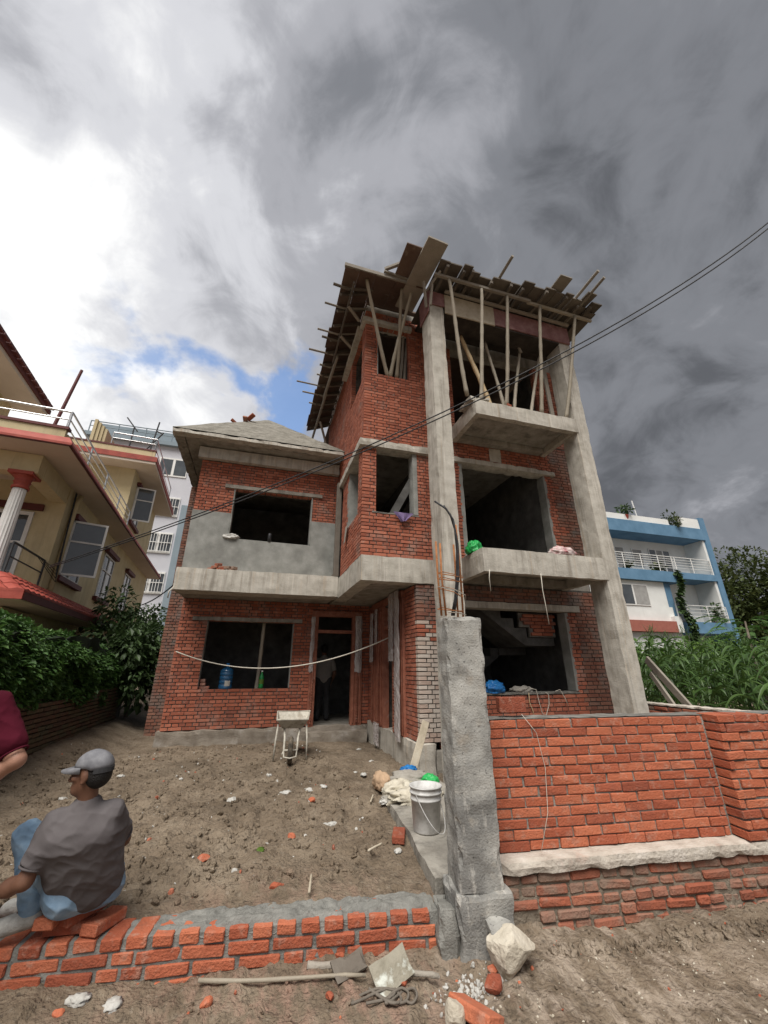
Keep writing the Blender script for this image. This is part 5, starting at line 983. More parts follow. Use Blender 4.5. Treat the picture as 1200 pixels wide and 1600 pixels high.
def axes(f):
    f = V3(*f); f = f / np.linalg.norm(f); up = V3(0, 0, 1); l = np.cross(up, f); l /= np.linalg.norm(l); u = np.cross(f, l); return np.array([l, f, u])       # rows: left, forward, up
def head_prims(c, f, s=1.0):
    A = axes(f); c = V3(*c); l, fw_, u = A; q = lambda a, b, d: tuple(c + s * (l * a + fw_ * b + u * d))
    R3 = A.tolist()
    return [('e', q(0, -0.012, 0.018), (0.076 * s, 0.094 * s, 0.098 * s), R3), ('e', q(0, 0.028, -0.045), (0.058 * s, 0.064 * s, 0.074 * s), R3), ('e', q(0, 0.070, -0.092), (0.026 * s, 0.022 * s, 0.018 * s), R3, 0.03),
            ('e', q(0, 0.078, 0.022), (0.052 * s, 0.016 * s, 0.012 * s), R3, 0.02), ('c', q(0, 0.088, 0.010), q(0, 0.110, -0.030), 0.010 * s, 0.015 * s, 0.012), ('e', q(0.012, 0.102, -0.036), (0.009 * s, 0.010 * s, 0.008 * s), R3, 0.008), ('e', q(-0.012, 0.102, -0.036), (0.009 * s, 0.010 * s, 0.008 * s), R3, 0.008),
            ('e', q(0, 0.090, -0.062), (0.024 * s, 0.010 * s, 0.006 * s), R3, 0.006), ('e', q(0, 0.087, -0.073), (0.021 * s, 0.010 * s, 0.007 * s), R3, 0.006),
            ('e', q(0.045, 0.062, -0.018), (0.022 * s, 0.02 * s, 0.016 * s), R3, 0.02), ('e', q(-0.045, 0.062, -0.018), (0.022 * s, 0.02 * s, 0.016 * s), R3, 0.02),
            ('e', q(0.076, -0.004, -0.012), (0.009 * s, 0.020 * s, 0.032 * s), R3, 0.008), ('e', q(-0.076, -0.004, -0.012), (0.009 * s, 0.020 * s, 0.032 * s), R3, 0.008), ('e', q(0.078, 0.004, -0.040), (0.007 * s, 0.009 * s, 0.010 * s), R3, 0.006)]
def hand_prims(w, d, up, s=1.0, curl=0.6, side=1):
    """palm from wrist w along d; up = back of hand; side +1 puts the thumb on the d x up side"""
    w = V3(*w); d = V3(*d) / np.linalg.norm(d); up = V3(*up); up = up - d * (up @ d); up /= np.linalg.norm(up); x = np.cross(d, up) * side
    P = [('c', tuple(w), tuple(w + d * 0.075 * s), 0.026 * s, 0.030 * s, 0.02)]
    for i, (o, L) in enumerate(((0.030, 0.068), (0.010, 0.078), (-0.010, 0.072), (-0.029, 0.056))):
        a = w + d * 0.082 * s + x * o * s; b = a + (d * math.cos(curl * .5) - up * math.sin(curl * .5)) * L * .5 * s; c = b + (d * math.cos(curl * 1.4) - up * math.sin(curl * 1.4)) * L * .55 * s
        P += [('c', tuple(w + d * 0.05 * s + x * o * .8 * s), tuple(a), 0.011 * s, 0.010 * s, 0.012), ('c', tuple(a), tuple(b), 0.0095 * s, 0.0085 * s, 0.006), ('c', tuple(b), tuple(c), 0.0085 * s, 0.0075 * s, 0.006)]
    a = w + d * 0.025 * s + x * 0.024 * s; b = a + (d * .6 + x * .75 - up * .25) * 0.045 * s; c = b + (d * .85 + x * .2 - up * .45) * 0.032 * s
    return P + [('c', tuple(a), tuple(b), 0.013 * s, 0.011 * s, 0.012), ('c', tuple(b), tuple(c), 0.0105 * s, 0.0085 * s, 0.006)]
def person(name, label, J, face, cloth, res=0.009, cap=True, sleeve=0.62, fair=False, hand_up=((0, 0, 1), (0, 0, 1)), s=1.0, hair_long=False):
    base = V3(*J['base']); g = {k_: V3(*v) - base for k_, v in J.items()}
    t = thing(name, label, 'person', tuple(base)); sk = 'skin_fair' if fair else 'skin'
    mid = (g['shL'] + g['shR']) / 2; hipc = (g['hipL'] + g['hipR']) / 2; T = tuple
    B = [('c', T(hipc), T(hipc * .3 + mid * .7), 0.095, 0.085), ('c', T(g['shL'] * .85 + mid * .15), T(g['shR'] * .85 + mid * .15), 0.055, 0.055), ('c', T(hipc * .2 + mid * .8), T(g['head'] + V3(0, 0, -0.06)), 0.055, 0.050), ('c', T(g['hipL']), T(g['hipR']), 0.09, 0.09)]
    for q in 'LR':
        B += [('c', T(g['sh' + q]), T(g['el' + q]), 0.048, 0.040), ('c', T(g['el' + q]), T(g['el' + q] * .6 + g['wr' + q] * .4), 0.041, 0.042), ('c', T(g['el' + q] * .6 + g['wr' + q] * .4), T(g['wr' + q]), 0.041, 0.026), ('c', T(g['hip' + q]), T(g['kn' + q]), 0.078, 0.052), ('c', T(g['kn' + q]), T(g['an' + q]), 0.050, 0.034), ('c', T(g['an' + q]), T(g['to' + q]), 0.036, 0.026)]
        dd = g['wr' + q] - g['el' + q]; B += hand_prims(g['wr' + q], dd, hand_up[0 if q == 'L' else 1], 1.0, 0.7, 1 if q == 'L' else -1)
    B += head_prims(g['head'], face, s); grow('body', B, min(res, 0.007), sk, t, 0.022)
    fx = V3(*J['front']); lat = (g['shL'] - g['shR']); lat /= np.linalg.norm(lat); ph = sum(base)
    def wr(X, Y, Z, a=0.0085):
        U = X * lat[0] + Y * lat[1]; n1 = vn(U * 7 + Z * 5 + ph, Y * 8, Z * 13 - U * 6); n2 = vn(U * 16 + Z * 9 - ph, Y * 16, Z * 26 - U * 11 + 3)
        return (a * (np.abs(n1) ** 0.7 * 1.5 - 0.6) + 0.5 * a * (np.abs(n2) ** 0.7 * 1.4 - 0.5)).astype(np.float32)
    S_ = []
    for o, r0, r1 in ((0.085, 0.115, 0.118), (-0.085, 0.115, 0.118), (0.0, 0.125, 0.125)): S_.append(('c', T(hipc + lat * o * .9 + V3(0, 0, 0.018)), T(mid + lat * o * 1.1 - V3(0, 0, 0.09)), r0, r1))
    S_ += [('c', T(g['shL'] * .9 + mid * .1), T(g['shR'] * .9 + mid * .1), 0.062, 0.062), ('c', T(mid), T(mid + (g['head'] - mid) * 0.24), 0.092, 0.070)]
    for q in 'LR':
        e = g['sh' + q] + (g['el' + q] - g['sh' + q]) * sleeve; S_.append(('c', T(g['sh' + q]), T(e), 0.066, 0.070, 0.035))
    grow('shirt', S_, res, cloth[0], t, 0.05, wr)
    for q in 'LR':                                    # stitched sleeve hems
        d_ = g['el' + q] - g['sh' + q]; e = g['sh' + q] + d_ * (sleeve + 0.16); d_ = d_ / np.linalg.norm(d_); x_ = np.cross(d_, V3(0.3, 0.2, 1)); x_ /= np.linalg.norm(x_); y_ = np.cross(d_, x_)
        MB().tube([T(e + (x_ * math.cos(a_) + y_ * math.sin(a_)) * 0.060) for a_ in np.linspace(0, 2 * math.pi, 25)], 0.006, 6, False).build('sleeve_hem', MT[cloth[0]], t, True)
    D_ = [('c', T(g['hipL']), T(g['hipR']), 0.115, 0.115)]
    for q in 'LR': D_ += [('c', T(g['hip' + q]), T(g['kn' + q]), 0.100, 0.074), ('c', T(g['kn' + q]), T(g['an' + q] * .93 + g['kn' + q] * .07), 0.072, 0.060)]
    grow('trousers', D_, res, cloth[1], t, 0.035, lambda X, Y, Z: wr(X, Y, Z, 0.009))
    for q in 'LR':
        a, b = g['an' + q], g['to' + q]; grow('shoe', [('c', T(a + V3(0, 0, -0.02)), T(b), 0.046, 0.038), ('c', T(a + (a - b) * .2 + V3(0, 0, -.03)), T(b + (b - a) * .15 + V3(0, 0, -.008)), 0.036, 0.03)], 0.008, cloth[2], t, 0.03)
    A = axes(face); c = g['head']; hh = lambda a, b, d: T(c + s * (A[0] * a + A[1] * b + A[2] * d))
    grow('hair', [('e', hh(0, -0.024, 0.016), (0.078 * s, 0.088 * s, 0.088 * s), A.tolist()) if cap else ('e', hh(0, -0.026, 0.028), (0.082 * s, 0.094 * s, 0.100 * s), A.tolist()), ('e', hh(0, -0.050, -0.030), (0.068 * s, 0.056 * s, 0.055 * s), A.tolist(), 0.03)], 0.008, 'hair', t, 0.03)
    if cap:
        ns, nr = 28, 8; vs = []; fs = []
        for j in range(nr + 1):
            th = R(90) * j / nr
            for k_ in range(ns):
                an = 2 * math.pi * k_ / ns; bump = 1.0 + 0.012 * math.cos(6 * an); vs.append(hh(0.088 * bump * math.cos(th) * math.cos(an), -0.012 + 0.105 * bump * math.cos(th) * math.sin(an), 0.034 + 0.090 * math.sin(th) ** 0.9 - 0.012 * math.cos(th) * (math.sin(an) < -.2)))
        fs = [(j * ns + k_, j * ns + (k_ + 1) % ns, (j + 1) * ns + (k_ + 1) % ns, (j + 1) * ns + k_) for j in range(nr) for k_ in range(ns)]
        o = MB().add(vs, fs).build('cap', MT['cap_grey'], t, True); o.modifiers.new('s', 'SOLIDIFY').thickness = 0.004
        vs = []; m_ = 14
        for i in range(m_ + 1):
            an = R(20) + R(140) * i / m_
            for rr, dz in ((0.90, 0.0), (1.0, 0.0)): pass
            e0 = (0.090 * math.cos(an), -0.012 + 0.108 * math.sin(an)); ext = 0.075 * math.sin(math.pi * i / m_) ** 0.6; vs += [hh(e0[0], e0[1], 0.040), hh(e0[0] * 1.0, e0[1] + ext * .55, 0.036 - 0.004), hh(e0[0] * 0.98, e0[1] + ext, 0.026 - 0.02 * abs(math.cos(an)))]
        o = MB().add(vs, [f for i in range(m_) for f in ((3 * i, 3 * i + 1, 3 * i + 4, 3 * i + 3), (3 * i + 1, 3 * i + 2, 3 * i + 5, 3 * i + 4))]).build('cap_brim', MT['cap_grey'], t, True); o.modifiers.new('s', 'SOLIDIFY').thickness = 0.005
        vs = [hh(0.088 * math.cos(R(200 + 140 * i / 10)), -0.014 + 0.107 * math.sin(R(200 + 140 * i / 10)), z) for z in (0.002, 0.026) for i in range(11)]; o = MB().add(vs, [(i, i + 1, 12 + i, 11 + i) for i in range(10)]).build('cap_strap', MT['dark_cloth'], t); o.modifiers.new('s', 'SOLIDIFY').thickness = 0.005
    return t
person('person', 'man in grey T-shirt, jeans and grey cap sitting on the low brick wall', dict(base=(-0.85, 3.38, 0.33), front=(-.3, .95, 0), head=(-0.885, 3.215, 1.055), shL=(-1.015, 3.24, 0.81), shR=(-0.735, 3.25, 0.83), elL=(-1.085, 3.205, 0.56), wrL=(-1.275, 3.315, 0.475), elR=(-0.70, 3.50, 0.62), wrR=(-0.86, 3.64, 0.57), hipL=(-0.905, 3.36, 0.435), hipR=(-0.745, 3.42, 0.435), knL=(-1.205, 3.44, 0.70), anL=(-1.075, 3.40, 0.345), toL=(-1.235, 3.37, 0.30), knR=(-1.06, 3.72, 0.66), anR=(-1.09, 3.62, 0.33), toR=(-1.27, 3.65, 0.29)), (-0.97, 0.20, -0.05), ('shirt_grey', 'denim', 'shoe_grey'), 0.006)
person('person', 'man in maroon T-shirt leaning in at the left with one bent arm', dict(base=(-1.70, 3.05, 0.0), front=(-1, .2, 0), head=(-1.78, 3.12, 1.68), shL=(-1.70, 2.90, 1.43), shR=(-1.415, 3.12, 1.45), elL=(-1.95, 2.80, 1.18), wrL=(-2.15, 2.95, 1.05), elR=(-1.225, 3.06, 1.165), wrR=(-1.45, 3.10, 1.01), hipL=(-1.82, 2.98, 0.95), hipR=(-1.66, 3.12, 0.95), knL=(-1.84, 2.95, 0.52), anL=(-1.84, 2.96, 0.09), toL=(-2.0, 2.99, 0.045), knR=(-1.72, 3.12, 0.52), anR=(-1.70, 3.12, 0.09), toR=(-1.86, 3.16, 0.045)), (-0.9, 0.4, -0.2), ('shirt_maroon', 'dark_cloth', 'shoe_grey'), 0.009, cap=False, sleeve=0.72, fair=True)
person('person', 'person in a pale shirt seen from behind in the dark doorway', dict(base=(1.56, 10.2, 0.50), front=(0, 1, 0), head=(1.57, 10.22, 2.05), shL=(1.38, 10.2, 1.80), shR=(1.76, 10.2, 1.80), elL=(1.32, 10.22, 1.52), wrL=(1.38, 10.4, 1.32), elR=(1.84, 10.22, 1.52), wrR=(1.78, 10.36, 1.30), hipL=(1.48, 10.2, 1.38), hipR=(1.66, 10.2, 1.38), knL=(1.48, 10.2, 0.95), anL=(1.46, 10.18, 0.59), toL=(1.45, 10.32, 0.545), knR=(1.66, 10.2, 0.95), anR=(1.68, 10.18, 0.59), toR=(1.69, 10.32, 0.545)), (0, 1, -.1), ('shirt_pale', 'dark_cloth', 'dark_cloth'), 0.014, cap=False)
# ------------------------------------------------------------------ things lying and standing about
def ico(n=3):
    bm = bmesh.new(); bmesh.ops.create_icosphere(bm, subdivisions=n, radius=1.0); return bm
def crumple(name, loc, size, m, label, cat, seed=0, rz=0.0, amp=0.26, fr=1.5, sub=4):
    bm = ico(sub)
    for v in bm.verts:
        p = v.co.copy(); k = 1 + amp * (1 - 2.6 * abs(nz(p, fr, seed))) + amp * 0.8 * (0.6 - 2.2 * abs(nz(p, fr * 2.7, seed + 5))) + 0.35 * amp * (0.5 - 2 * abs(nz(p, fr * 6, seed))); v.co = Vector((p.x * size[0] * k, p.y * size[1] * k, p.z * size[2] * k)); v.co.z = max(v.co.z, -size[2] * 0.55)
    me = bpy.data.meshes.new(name); bm.to_mesh(me); bm.free(); me.materials.append(MT[m]); me.polygons.foreach_set('use_smooth', [True] * len(me.polygons)); o = put(name, me, None, (loc[0], loc[1], loc[2] + size[2] * 0.5), (0, 0, rz)); tag(o, label, cat); return o
def rock(name, loc, size, m, label, cat='rock', seed=0, rz=0.0, cuts=9, sub=4, rough=0.05, group=None):
    rgk = random.Random(seed); bm = ico(sub); pl = [(Vector((rgk.gauss(0, 1), rgk.gauss(0, 1), rgk.gauss(0, 1))).normalized(), rgk.uniform(0.55, 0.82)) for _ in range(cuts)]
    for v in bm.verts:
        p = v.co.copy()
        for n_, d in pl:
            t = p.dot(n_) - d
            if t > 0: p -= n_ * t * 0.94
        p *= 1 + rough * fb(p, 3.0, 3, seed); v.co = Vector((p.x * size[0], p.y * size[1], p.z * size[2]))
    me = bpy.data.meshes.new(name); bm.to_mesh(me); bm.free(); me.materials.append(MT[m]); o = put(name, me, None, loc, (0, 0, rz)); tag(o, label, cat, group); return o
mat('boulder', [(0.38,0.335,0.26),(0.48,0.43,0.345),(0.56,0.51,0.42)], 7, 0.95, 0.5, 45, extra=[((0.30,0.255,0.19),4,0.56,0.72,0.5)]); mat('white_plastic', [(0.46,0.45,0.43),(0.60,0.59,0.57),(0.68,0.67,0.65)], 9, 0.5, 0.1, 40, extra=[((0.30,0.285,0.26),8,0.50,0.66,0.55),((0.40,0.385,0.36),18,0.55,0.7,0.4)]); mat('sack_cloth', [(0.42,0.38,0.29),(0.55,0.50,0.40),(0.62,0.58,0.48)], 9, 0.85, 0.5, 80, extra=[((0.22,0.18,0.13),5,0.56,0.72,0.6)]); mat('cardboard', [(0.36,0.24,0.15),(0.46,0.32,0.21)], 8, 0.9, 0.2, 60); mat('green_plastic', [(0.02,0.30,0.07),(0.04,0.42,0.11)], 10, 0.35, 0.2, 40); mat('blue_plastic', [(0.012,0.11,0.33),(0.03,0.20,0.48)], 10, 0.35, 0.3, 40); mat('cloth_dirty', [(0.24,0.22,0.19),(0.36,0.335,0.29)], 9, 0.95, 0.4, 60); mat('paper_white', [(0.36,0.345,0.31),(0.52,0.505,0.47)], 12, 0.8, 0.2, 60); mat('cloth_purple', [(0.12,0.08,0.18),(0.20,0.15,0.27)], 12, 0.9, 0.2, 60); mat('cloth_red', [(0.32,0.05,0.07),(0.55,0.42,0.40),(0.60,0.55,0.52)], 9, 0.9, 0.2, 60); mat('jug_blue', [(0.010,0.055,0.13),(0.02,0.10,0.21)], 4, 0.15, 0.0, spec=0.7); mat('bottle_green', [(0.005,0.14,0.03),(0.01,0.22,0.05)], 6, 0.12, 0.0, spec=0.7)
mat('ply_limed', [(0.20,0.18,0.135),(0.28,0.255,0.20),(0.30,0.27,0.21)], 8, 0.9, 0.4, 60, extra=[((0.58,0.60,0.54),5,0.53,0.60,0.85)])
# bucket
bk_ = thing('plastic_bucket', 'white mortar-stained plastic bucket on the concrete strip beside the gate pillar', 'bucket', (1.60, 3.99, 0.308))
MB().lathe([(0.0, 0.0), (0.112, 0.0), (0.118, 0.01), (0.134, 0.235), (0.140, 0.236), (0.140, 0.248), (0.136, 0.25), (0.137, 0.285), (0.146, 0.286), (0.146, 0.298), (0.139, 0.30), (0.140, 0.330), (0.148, 0.331), (0.148, 0.342), (0.136, 0.342), (0.132, 0.25), (0.118, 0.03), (0.0, 0.03)], n=36).build('pail', MT['white_plastic'], bk_, True); MB().lathe([(0.0, 0.27), (0.08, 0.262), (0.129, 0.245)], n=24).build('mortar_fill', MT['mortar'], bk_, True)
MB().tube([(0.145 * math.cos(a), 0.145 * math.sin(a) - 0.05 * math.sin(t), 0.29 - 0.27 * math.sin(t)) for t, a in ((math.pi * i / 14, math.pi * i / 14 + math.pi + 0.55) for i in range(15))], 0.0035, 6).build('handle', MT['white_plastic'], bk_)
# sacks and rags heaped behind the bucket
for loc, sz, m, lab, cat, sd, rz in (((1.83, 4.88, 0.29), (0.30, 0.15, 0.07), 'sack_cloth', 'pale empty cement sack lying nearest behind the bucket', 'sack', 1, 0.3), ((1.73, 5.16, 0.31), (0.20, 0.14, 0.07), 'sack_cloth', 'crumpled cream sack on top of the rubbish heap by the pillar', 'sack', 2, 0.9), ((1.95, 5.42, 0.33), (0.24, 0.16, 0.075), 'cloth_dirty', 'brown cardboard bag at the back of the rubbish heap', 'bag', 3, 0.1), ((1.62, 5.46, 0.28), (0.07, 0.15, 0.11), 'cardboard', 'folded brown paper sack leaning on the rubbish heap', 'sack', 4, 0.2), ((2.14, 5.18, 0.33), (0.09, 0.08, 0.075), 'green_plastic', 'bright green plastic bag on the rubbish heap behind the pillar', 'bag', 5, 0), ((1.60, 5.0, 0.27), (0.12, 0.09, 0.04), 'cloth_dirty', 'grey rag at the edge of the rubbish heap', 'rag', 6, 0.5), ((2.02, 5.60, 0.40), (0.10, 0.07, 0.045), 'blue_plastic', 'dirty blue plastic wrap behind the rubbish heap', 'wrap', 8, 0.3), ((1.52, 4.96, 0.27), (0.07, 0.05, 0.025), 'paper_white', 'white paper scrap beside the rubbish heap', 'paper', 9, 0.3), ((1.98, 4.98, 0.34), (0.12, 0.05, 0.03), 'paper_white', 'white rag draped over the cement sacks', 'rag', 11, 1.0)): crumple('crumpled_' + cat if cat in ('sack', 'bag', 'rag', 'wrap', 'paper') else cat, loc, sz, m, lab, cat, sd, rz)
o = bevel_obj(MB().beam((0, 0, 0), (0.32, 0.20, 0.62), 0.10, 0.03, (0, -1, 0.2), 0.003).build('wood_plank', MT['ply_pale'])); o.location = (2.05, 5.62, 0.32); tag(o, 'short pale plank leaning between the rubbish heap and the house corner', 'plank')
loose_brick((1.375, 4.10, 0.258), (0.05, 0.0, 1.2), 'single red brick lying on the earth beside the concrete strip', v=2)
# wheelbarrow parked with its wheel towards the road
wb = thing('wheelbarrow', 'muddy metal wheelbarrow standing before the doorway with its wheel forward', 'wheelbarrow', (0.66, 7.25, ground_h(0.66, 7.25, False) + 0.01), R(-6)); mat('barrow_paint', [(0.30,0.275,0.225),(0.42,0.39,0.33),(0.50,0.47,0.40)], 14, 0.7, 0.2, 60, extra=[((0.20,0.155,0.11),9,0.54,0.68,0.7)])
wh = empty('wheel', (0, -0.02, 0.19), 0, wb); tor = MB(); ns, nm = 28, 10; vs = []; fs = []
for i in range(ns):
    for j in range(nm): a, b = 2 * math.pi * i / ns, 2 * math.pi * j / nm; r = 0.155 + 0.038 * math.cos(b); vs.append((0.038 * math.sin(b), r * math.cos(a), r * math.sin(a)))
for i in range(ns):
    for j in range(nm): fs.append((i * nm + j, ((i + 1) % ns) * nm + j, ((i + 1) % ns) * nm + (j + 1) % nm, i * nm + (j + 1) % nm))
MB().add(vs, fs).build('tyre', mat('muddy_rubber', [(0.03,0.026,0.02),(0.08,0.066,0.05),(0.17,0.14,0.105)], 9, 0.95, 0.4, 50), wh, True); MB().tube([(-0.03, 0, 0), (0.03, 0, 0)], 0.12, 20).build('rim', MT['barrow_paint'], wh); MB().tube([(-0.10, 0, 0), (0.10, 0, 0)], 0.014, 8).build('axle', MT['barrow_paint'], wh)
for sx in (-1, 1):
    MB().tube([(sx * 0.10, -0.02, 0.19), (sx * 0.105, 0.18, 0.33), (sx * 0.13, 0.42, 0.44), (sx * 0.22, 0.85, 0.47), (sx * 0.27, 1.30, 0.60)], 0.017, 8).build('handle', MT['barrow_paint'], wb, True); MB().tube([(sx * 0.23, 0.30, 0.52), (sx * 0.25, 0.24, 0.28), (sx * 0.26, 0.22, 0.0)], 0.015, 8).build('leg', MT['barrow_paint'], wb, True)
tr = bmesh.new(); q = [tr.verts.new(p) for p in ((-0.25, 0.22, 0.585), (0.25, 0.22, 0.585), (0.29, 0.98, 0.64), (-0.29, 0.98, 0.64), (-0.16, 0.36, 0.45), (0.16, 0.36, 0.45), (0.19, 0.86, 0.45), (-0.19, 0.86, 0.45))]
for f in ((4, 5, 6, 7), (0, 4, 7, 3), (1, 2, 6, 5), (0, 1, 5, 4), (3, 7, 6, 2)): tr.faces.new([q[i] for i in f])
me = bpy.data.meshes.new('tray'); tr.to_mesh(me); tr.free(); me.materials.append(MT['barrow_paint']); o = put('tray', me, wb); o.modifiers.new('s', 'SOLIDIFY').thickness = 0.006
MB().tube([(-0.25, 0.22, 0.59), (0.25, 0.22, 0.59), (0.29, 0.98, 0.645), (-0.29, 0.98, 0.645), (-0.25, 0.22, 0.59)], 0.014, 7).build('tray_rim', MT['barrow_paint'], wb); MB().tube([(-0.12, -0.10, 0.15), (-0.10, -0.02, 0.19)], 0.012, 6).build('fork_end', MT['barrow_paint'], wb); MB().tube([(-0.10, -0.02, 0.19), (-0.09, -0.2, 0.13), (0.0, -0.235, 0.12), (0.09, -0.2, 0.13), (0.10, -0.02, 0.19)], 0.011, 7).build('wheel_guard', MT['barrow_paint'], wb, True)
# things on the sills
jg = thing('water_jug', 'blue plastic water cooler jug standing on the ground floor window sill', 'jug', (-0.55, 9.42, 1.232)); pr = [(0.0, 0), (0.12, 0), (0.132, 0.015)]
for k in range(4): z = 0.03 + 0.075 * k; pr += [(0.132, z), (0.132, z + 0.05), (0.124, z + 0.06), (0.124, z + 0.068)]
MB().lathe(pr + [(0.132, 0.34), (0.11, 0.38), (0.045, 0.41), (0.03, 0.42), (0.028, 0.46), (0.0, 0.46)], n=28).build('body', MT['jug_blue'], jg, True); MB().lathe([(0.0, 0.49), (0.034, 0.488), (0.036, 0.44), (0.033, 0.44)], n=20).build('cap', MT['blue_plastic'], jg, True); o = MB().add([(0.134 * math.cos(R(a)), 0.134 * math.sin(R(a)), z) for z in (0.06, 0.16) for a in range(265, 311, 5)], [(i, i + 1, 11 + i, 10 + i) for i in range(9)]).build('label', MT['paper_white'], jg)
bt = thing('soda_bottle', 'green plastic drink bottle standing on the ground floor window sill', 'bottle', (0.15, 9.42, 1.232)); MB().lathe([(0, 0), (0.042, 0), (0.05, 0.02), (0.05, 0.10), (0.044, 0.13), (0.05, 0.17), (0.048, 0.22), (0.02, 0.29), (0.016, 0.33), (0, 0.33)], n=20).build('body', MT['bottle_green'], bt, True); MB().lathe([(0.052, 0.09), (0.052, 0.18)], n=20).build('label', MT['leaf_bright'], bt, True); MB().lathe([(0.019, 0.325), (0.019, 0.35), (0, 0.35)], n=14).build('cap', MT['white_paint'], bt, True)
for k, (x, z) in enumerate(((-1.0, 1.265), (-0.90, 1.265), (-0.98, 1.33), (-0.99, 1.395))): loose_brick((x, 9.44, z), (0, 0, 1.55), ['half brick stacked in the left corner of the ground floor window, lowest', 'half brick beside the small stack in the ground floor window corner', 'half brick in the middle of the small stack in the ground floor window', 'half brick on top of the small stack in the ground floor window'][k], 0.12, 0.10, 0.055, 'brick_house', k, 'half_brick')
crumple('blue_bag', (3.80, 6.30, 1.26), (0.15, 0.10, 0.11), 'blue_plastic', 'bright blue plastic bag on the sill above the boundary wall', 'bag', 12); crumple('sill_rag', (4.32, 6.32, 1.26), (0.18, 0.07, 0.06), 'cloth_dirty', 'dirty cloth heap on the sill beside the blue bag', 'rag', 13); crumple('green_bag', (3.25, 5.62, 3.385), (0.12, 0.12, 0.13), 'green_plastic', 'bright green plastic bag on the middle balcony beside the column', 'bag', 14); crumple('striped_cloth', (4.72, 5.30, 3.385), (0.22, 0.09, 0.09), 'cloth_red', 'red and white bundled cloth on the middle balcony edge', 'cloth', 15); crumple('white_rag', (-0.80, 8.72, 4.20), (0.15, 0.09, 0.07), 'paper_white', 'white rag on the left end of the first floor window sill', 'rag', 16)
# hanging cloths
def cloth(name, pts, m, label, seed):
    bm = bmesh.new(); n = 10; a, b, c, d = [Vector(p) for p in pts]; g = []
    for i in range(n + 1):
        row = []
        for j in range(n + 1): s, t = i / n, j / n; p = a.lerp(b, s).lerp(d.lerp(c, s), t); p.y += 0.03 * math.sin(9 * s + seed) * t - 0.01; p.z += 0.015 * nz((s, t, seed), 5); row.append(bm.verts.new(p))
        g.append(row)
    for i in range(n):
        for j in range(n): bm.faces.new((g[i][j], g[i + 1][j], g[i + 1][j + 1], g[i][j + 1]))
    me = bpy.data.meshes.new(name); bm.to_mesh(me); bm.free(); me.materials.append(MT[m]); o = put(name, me); o.modifiers.new('s', 'SOLIDIFY').thickness = 0.006; tag(o, label, 'cloth')
cloth('hanging_cloth', ((2.04, 6.20, 4.205), (2.42, 6.20, 4.20), (2.26, 6.19, 4.04), (2.20, 6.19, 4.03)), 'cloth_purple', 'faded purple cloth hanging over the corner window sill', 1); cloth('hanging_cloth', ((1.45, 7.5, 4.28), (1.45, 7.25, 4.26), (1.43, 7.42, 3.95), (1.43, 7.55, 3.92)), 'cloth_dirty', 'brown rag hanging from the side sill of the corner window', 4)
b_ = MB().lathe([(0, 0), (0.04, 0), (0.04, 0.16), (0.03, 0.2), (0, 0.2)], n=14).build('black_cup', MT['black_rubber'], None, True); b_.location = (0.0, 8.70, 4.195); tag(b_, 'small black container on the first floor window sill', 'container')
for k in range(9): loose_brick((-1.05 + 0.12 * (k % 4) + 0.06 * (k // 4), 8.42 + 0.03 * (k % 3), 3.455 + 0.06 * (k // 4)), (random.uniform(-.2, .2), random.uniform(-.2, .2), random.uniform(0, 3)), 'broken brick in the small heap on the porch slab', 0.12, 0.09, 0.055, 'brick_old', k, 'broken_brick', 'broken bricks on the porch slab')
for k, (x, y, z) in enumerate(((-1.15, 9.3, 7.42), (-0.92, 9.4, 7.6), (-0.80, 9.4, 7.72))): loose_brick((x, y, z + 0.02), (0.3, 0.5, 0.4 + k), ['brick lying on the hip roof slope', 'second brick lying on the hip roof slope, leaning up', 'brick standing highest on the hip roof slope'][k], v=k, m='brick_old')
loose_brick((3.72 * 0 + 2.05, 3.17, BZ + 13 * bch + 0.10), (0, R(0), -0.124), 'single red brick standing on edge on the boundary wall beside the pillar', 0.23, 0.08, 0.115, v=3)
loose_brick((4.02, 5.28, 6.205), (0, 0, 0.3), 'half red brick under a bamboo prop on the top balcony', 0.12, 0.10, 0.06, v=4)
# strings, wires and cables
def line(name, pts, r, m, label, cat='cable', sm=True, n=6):
    P_ = [Vector(p) for p in pts]; o = MB().tube([p - P_[0] for p in P_], r, n).build(name, MT[m], None, sm); o.location = P_[0]; tag(o, label, cat); return o
def sag(a, b, s, n=24): a, b = Vector(a), Vector(b); return [a.lerp(b, i / n) + Vector((0, 0, -4 * s * (i / n) * (1 - i / n))) for i in range(n + 1)]
mat('string_white', [(0.48,0.44,0.37),(0.58,0.54,0.46)], 10, 0.9, 0.2)
line('rope', sag(atY(275, 1018, 9.26), atX(608, 996, 2.36), 0.42), 0.011, 'string_white', 'white rope strung slack across the ground floor front', 'rope')
A = atY(78, 884, 8.35)
for k, (e, m_) in enumerate((((1200, 348), (690, 645)), ((1200, 357), (690, 652)))):
    E_ = atD(*e, 3.5); M_ = atD(*m_, 4.75); A2 = A + Vector((0, 0, -0.03 * k)); C_ = 2 * M_ - 0.5 * (A2 + E_)          # one hanging span through three sightings
    pts_ = [(1 - t) ** 2 * A2 + 2 * t * (1 - t) * C_ + t * t * E_ for t in np.linspace(0, 1.25, 46)]
    line('overhead_cable', pts_, 0.009, 'black_rubber', ['upper of two black overhead cables crossing before the brick house', 'lower of two black overhead cables crossing before the brick house'][k])
line('service_wire', sag(atY(222, 945, 9.6), atY(272, 913, 8.2), 0.05), 0.012, 'black_rubber', 'black wire running to the corner of the porch slab'); line('service_wire', [atY(272, 917, 8.15), atY(264, 924, 8.15), atY(262, 934, 8.15)], 0.012, 'string_white', 'white wire end hanging at the corner of the porch slab')
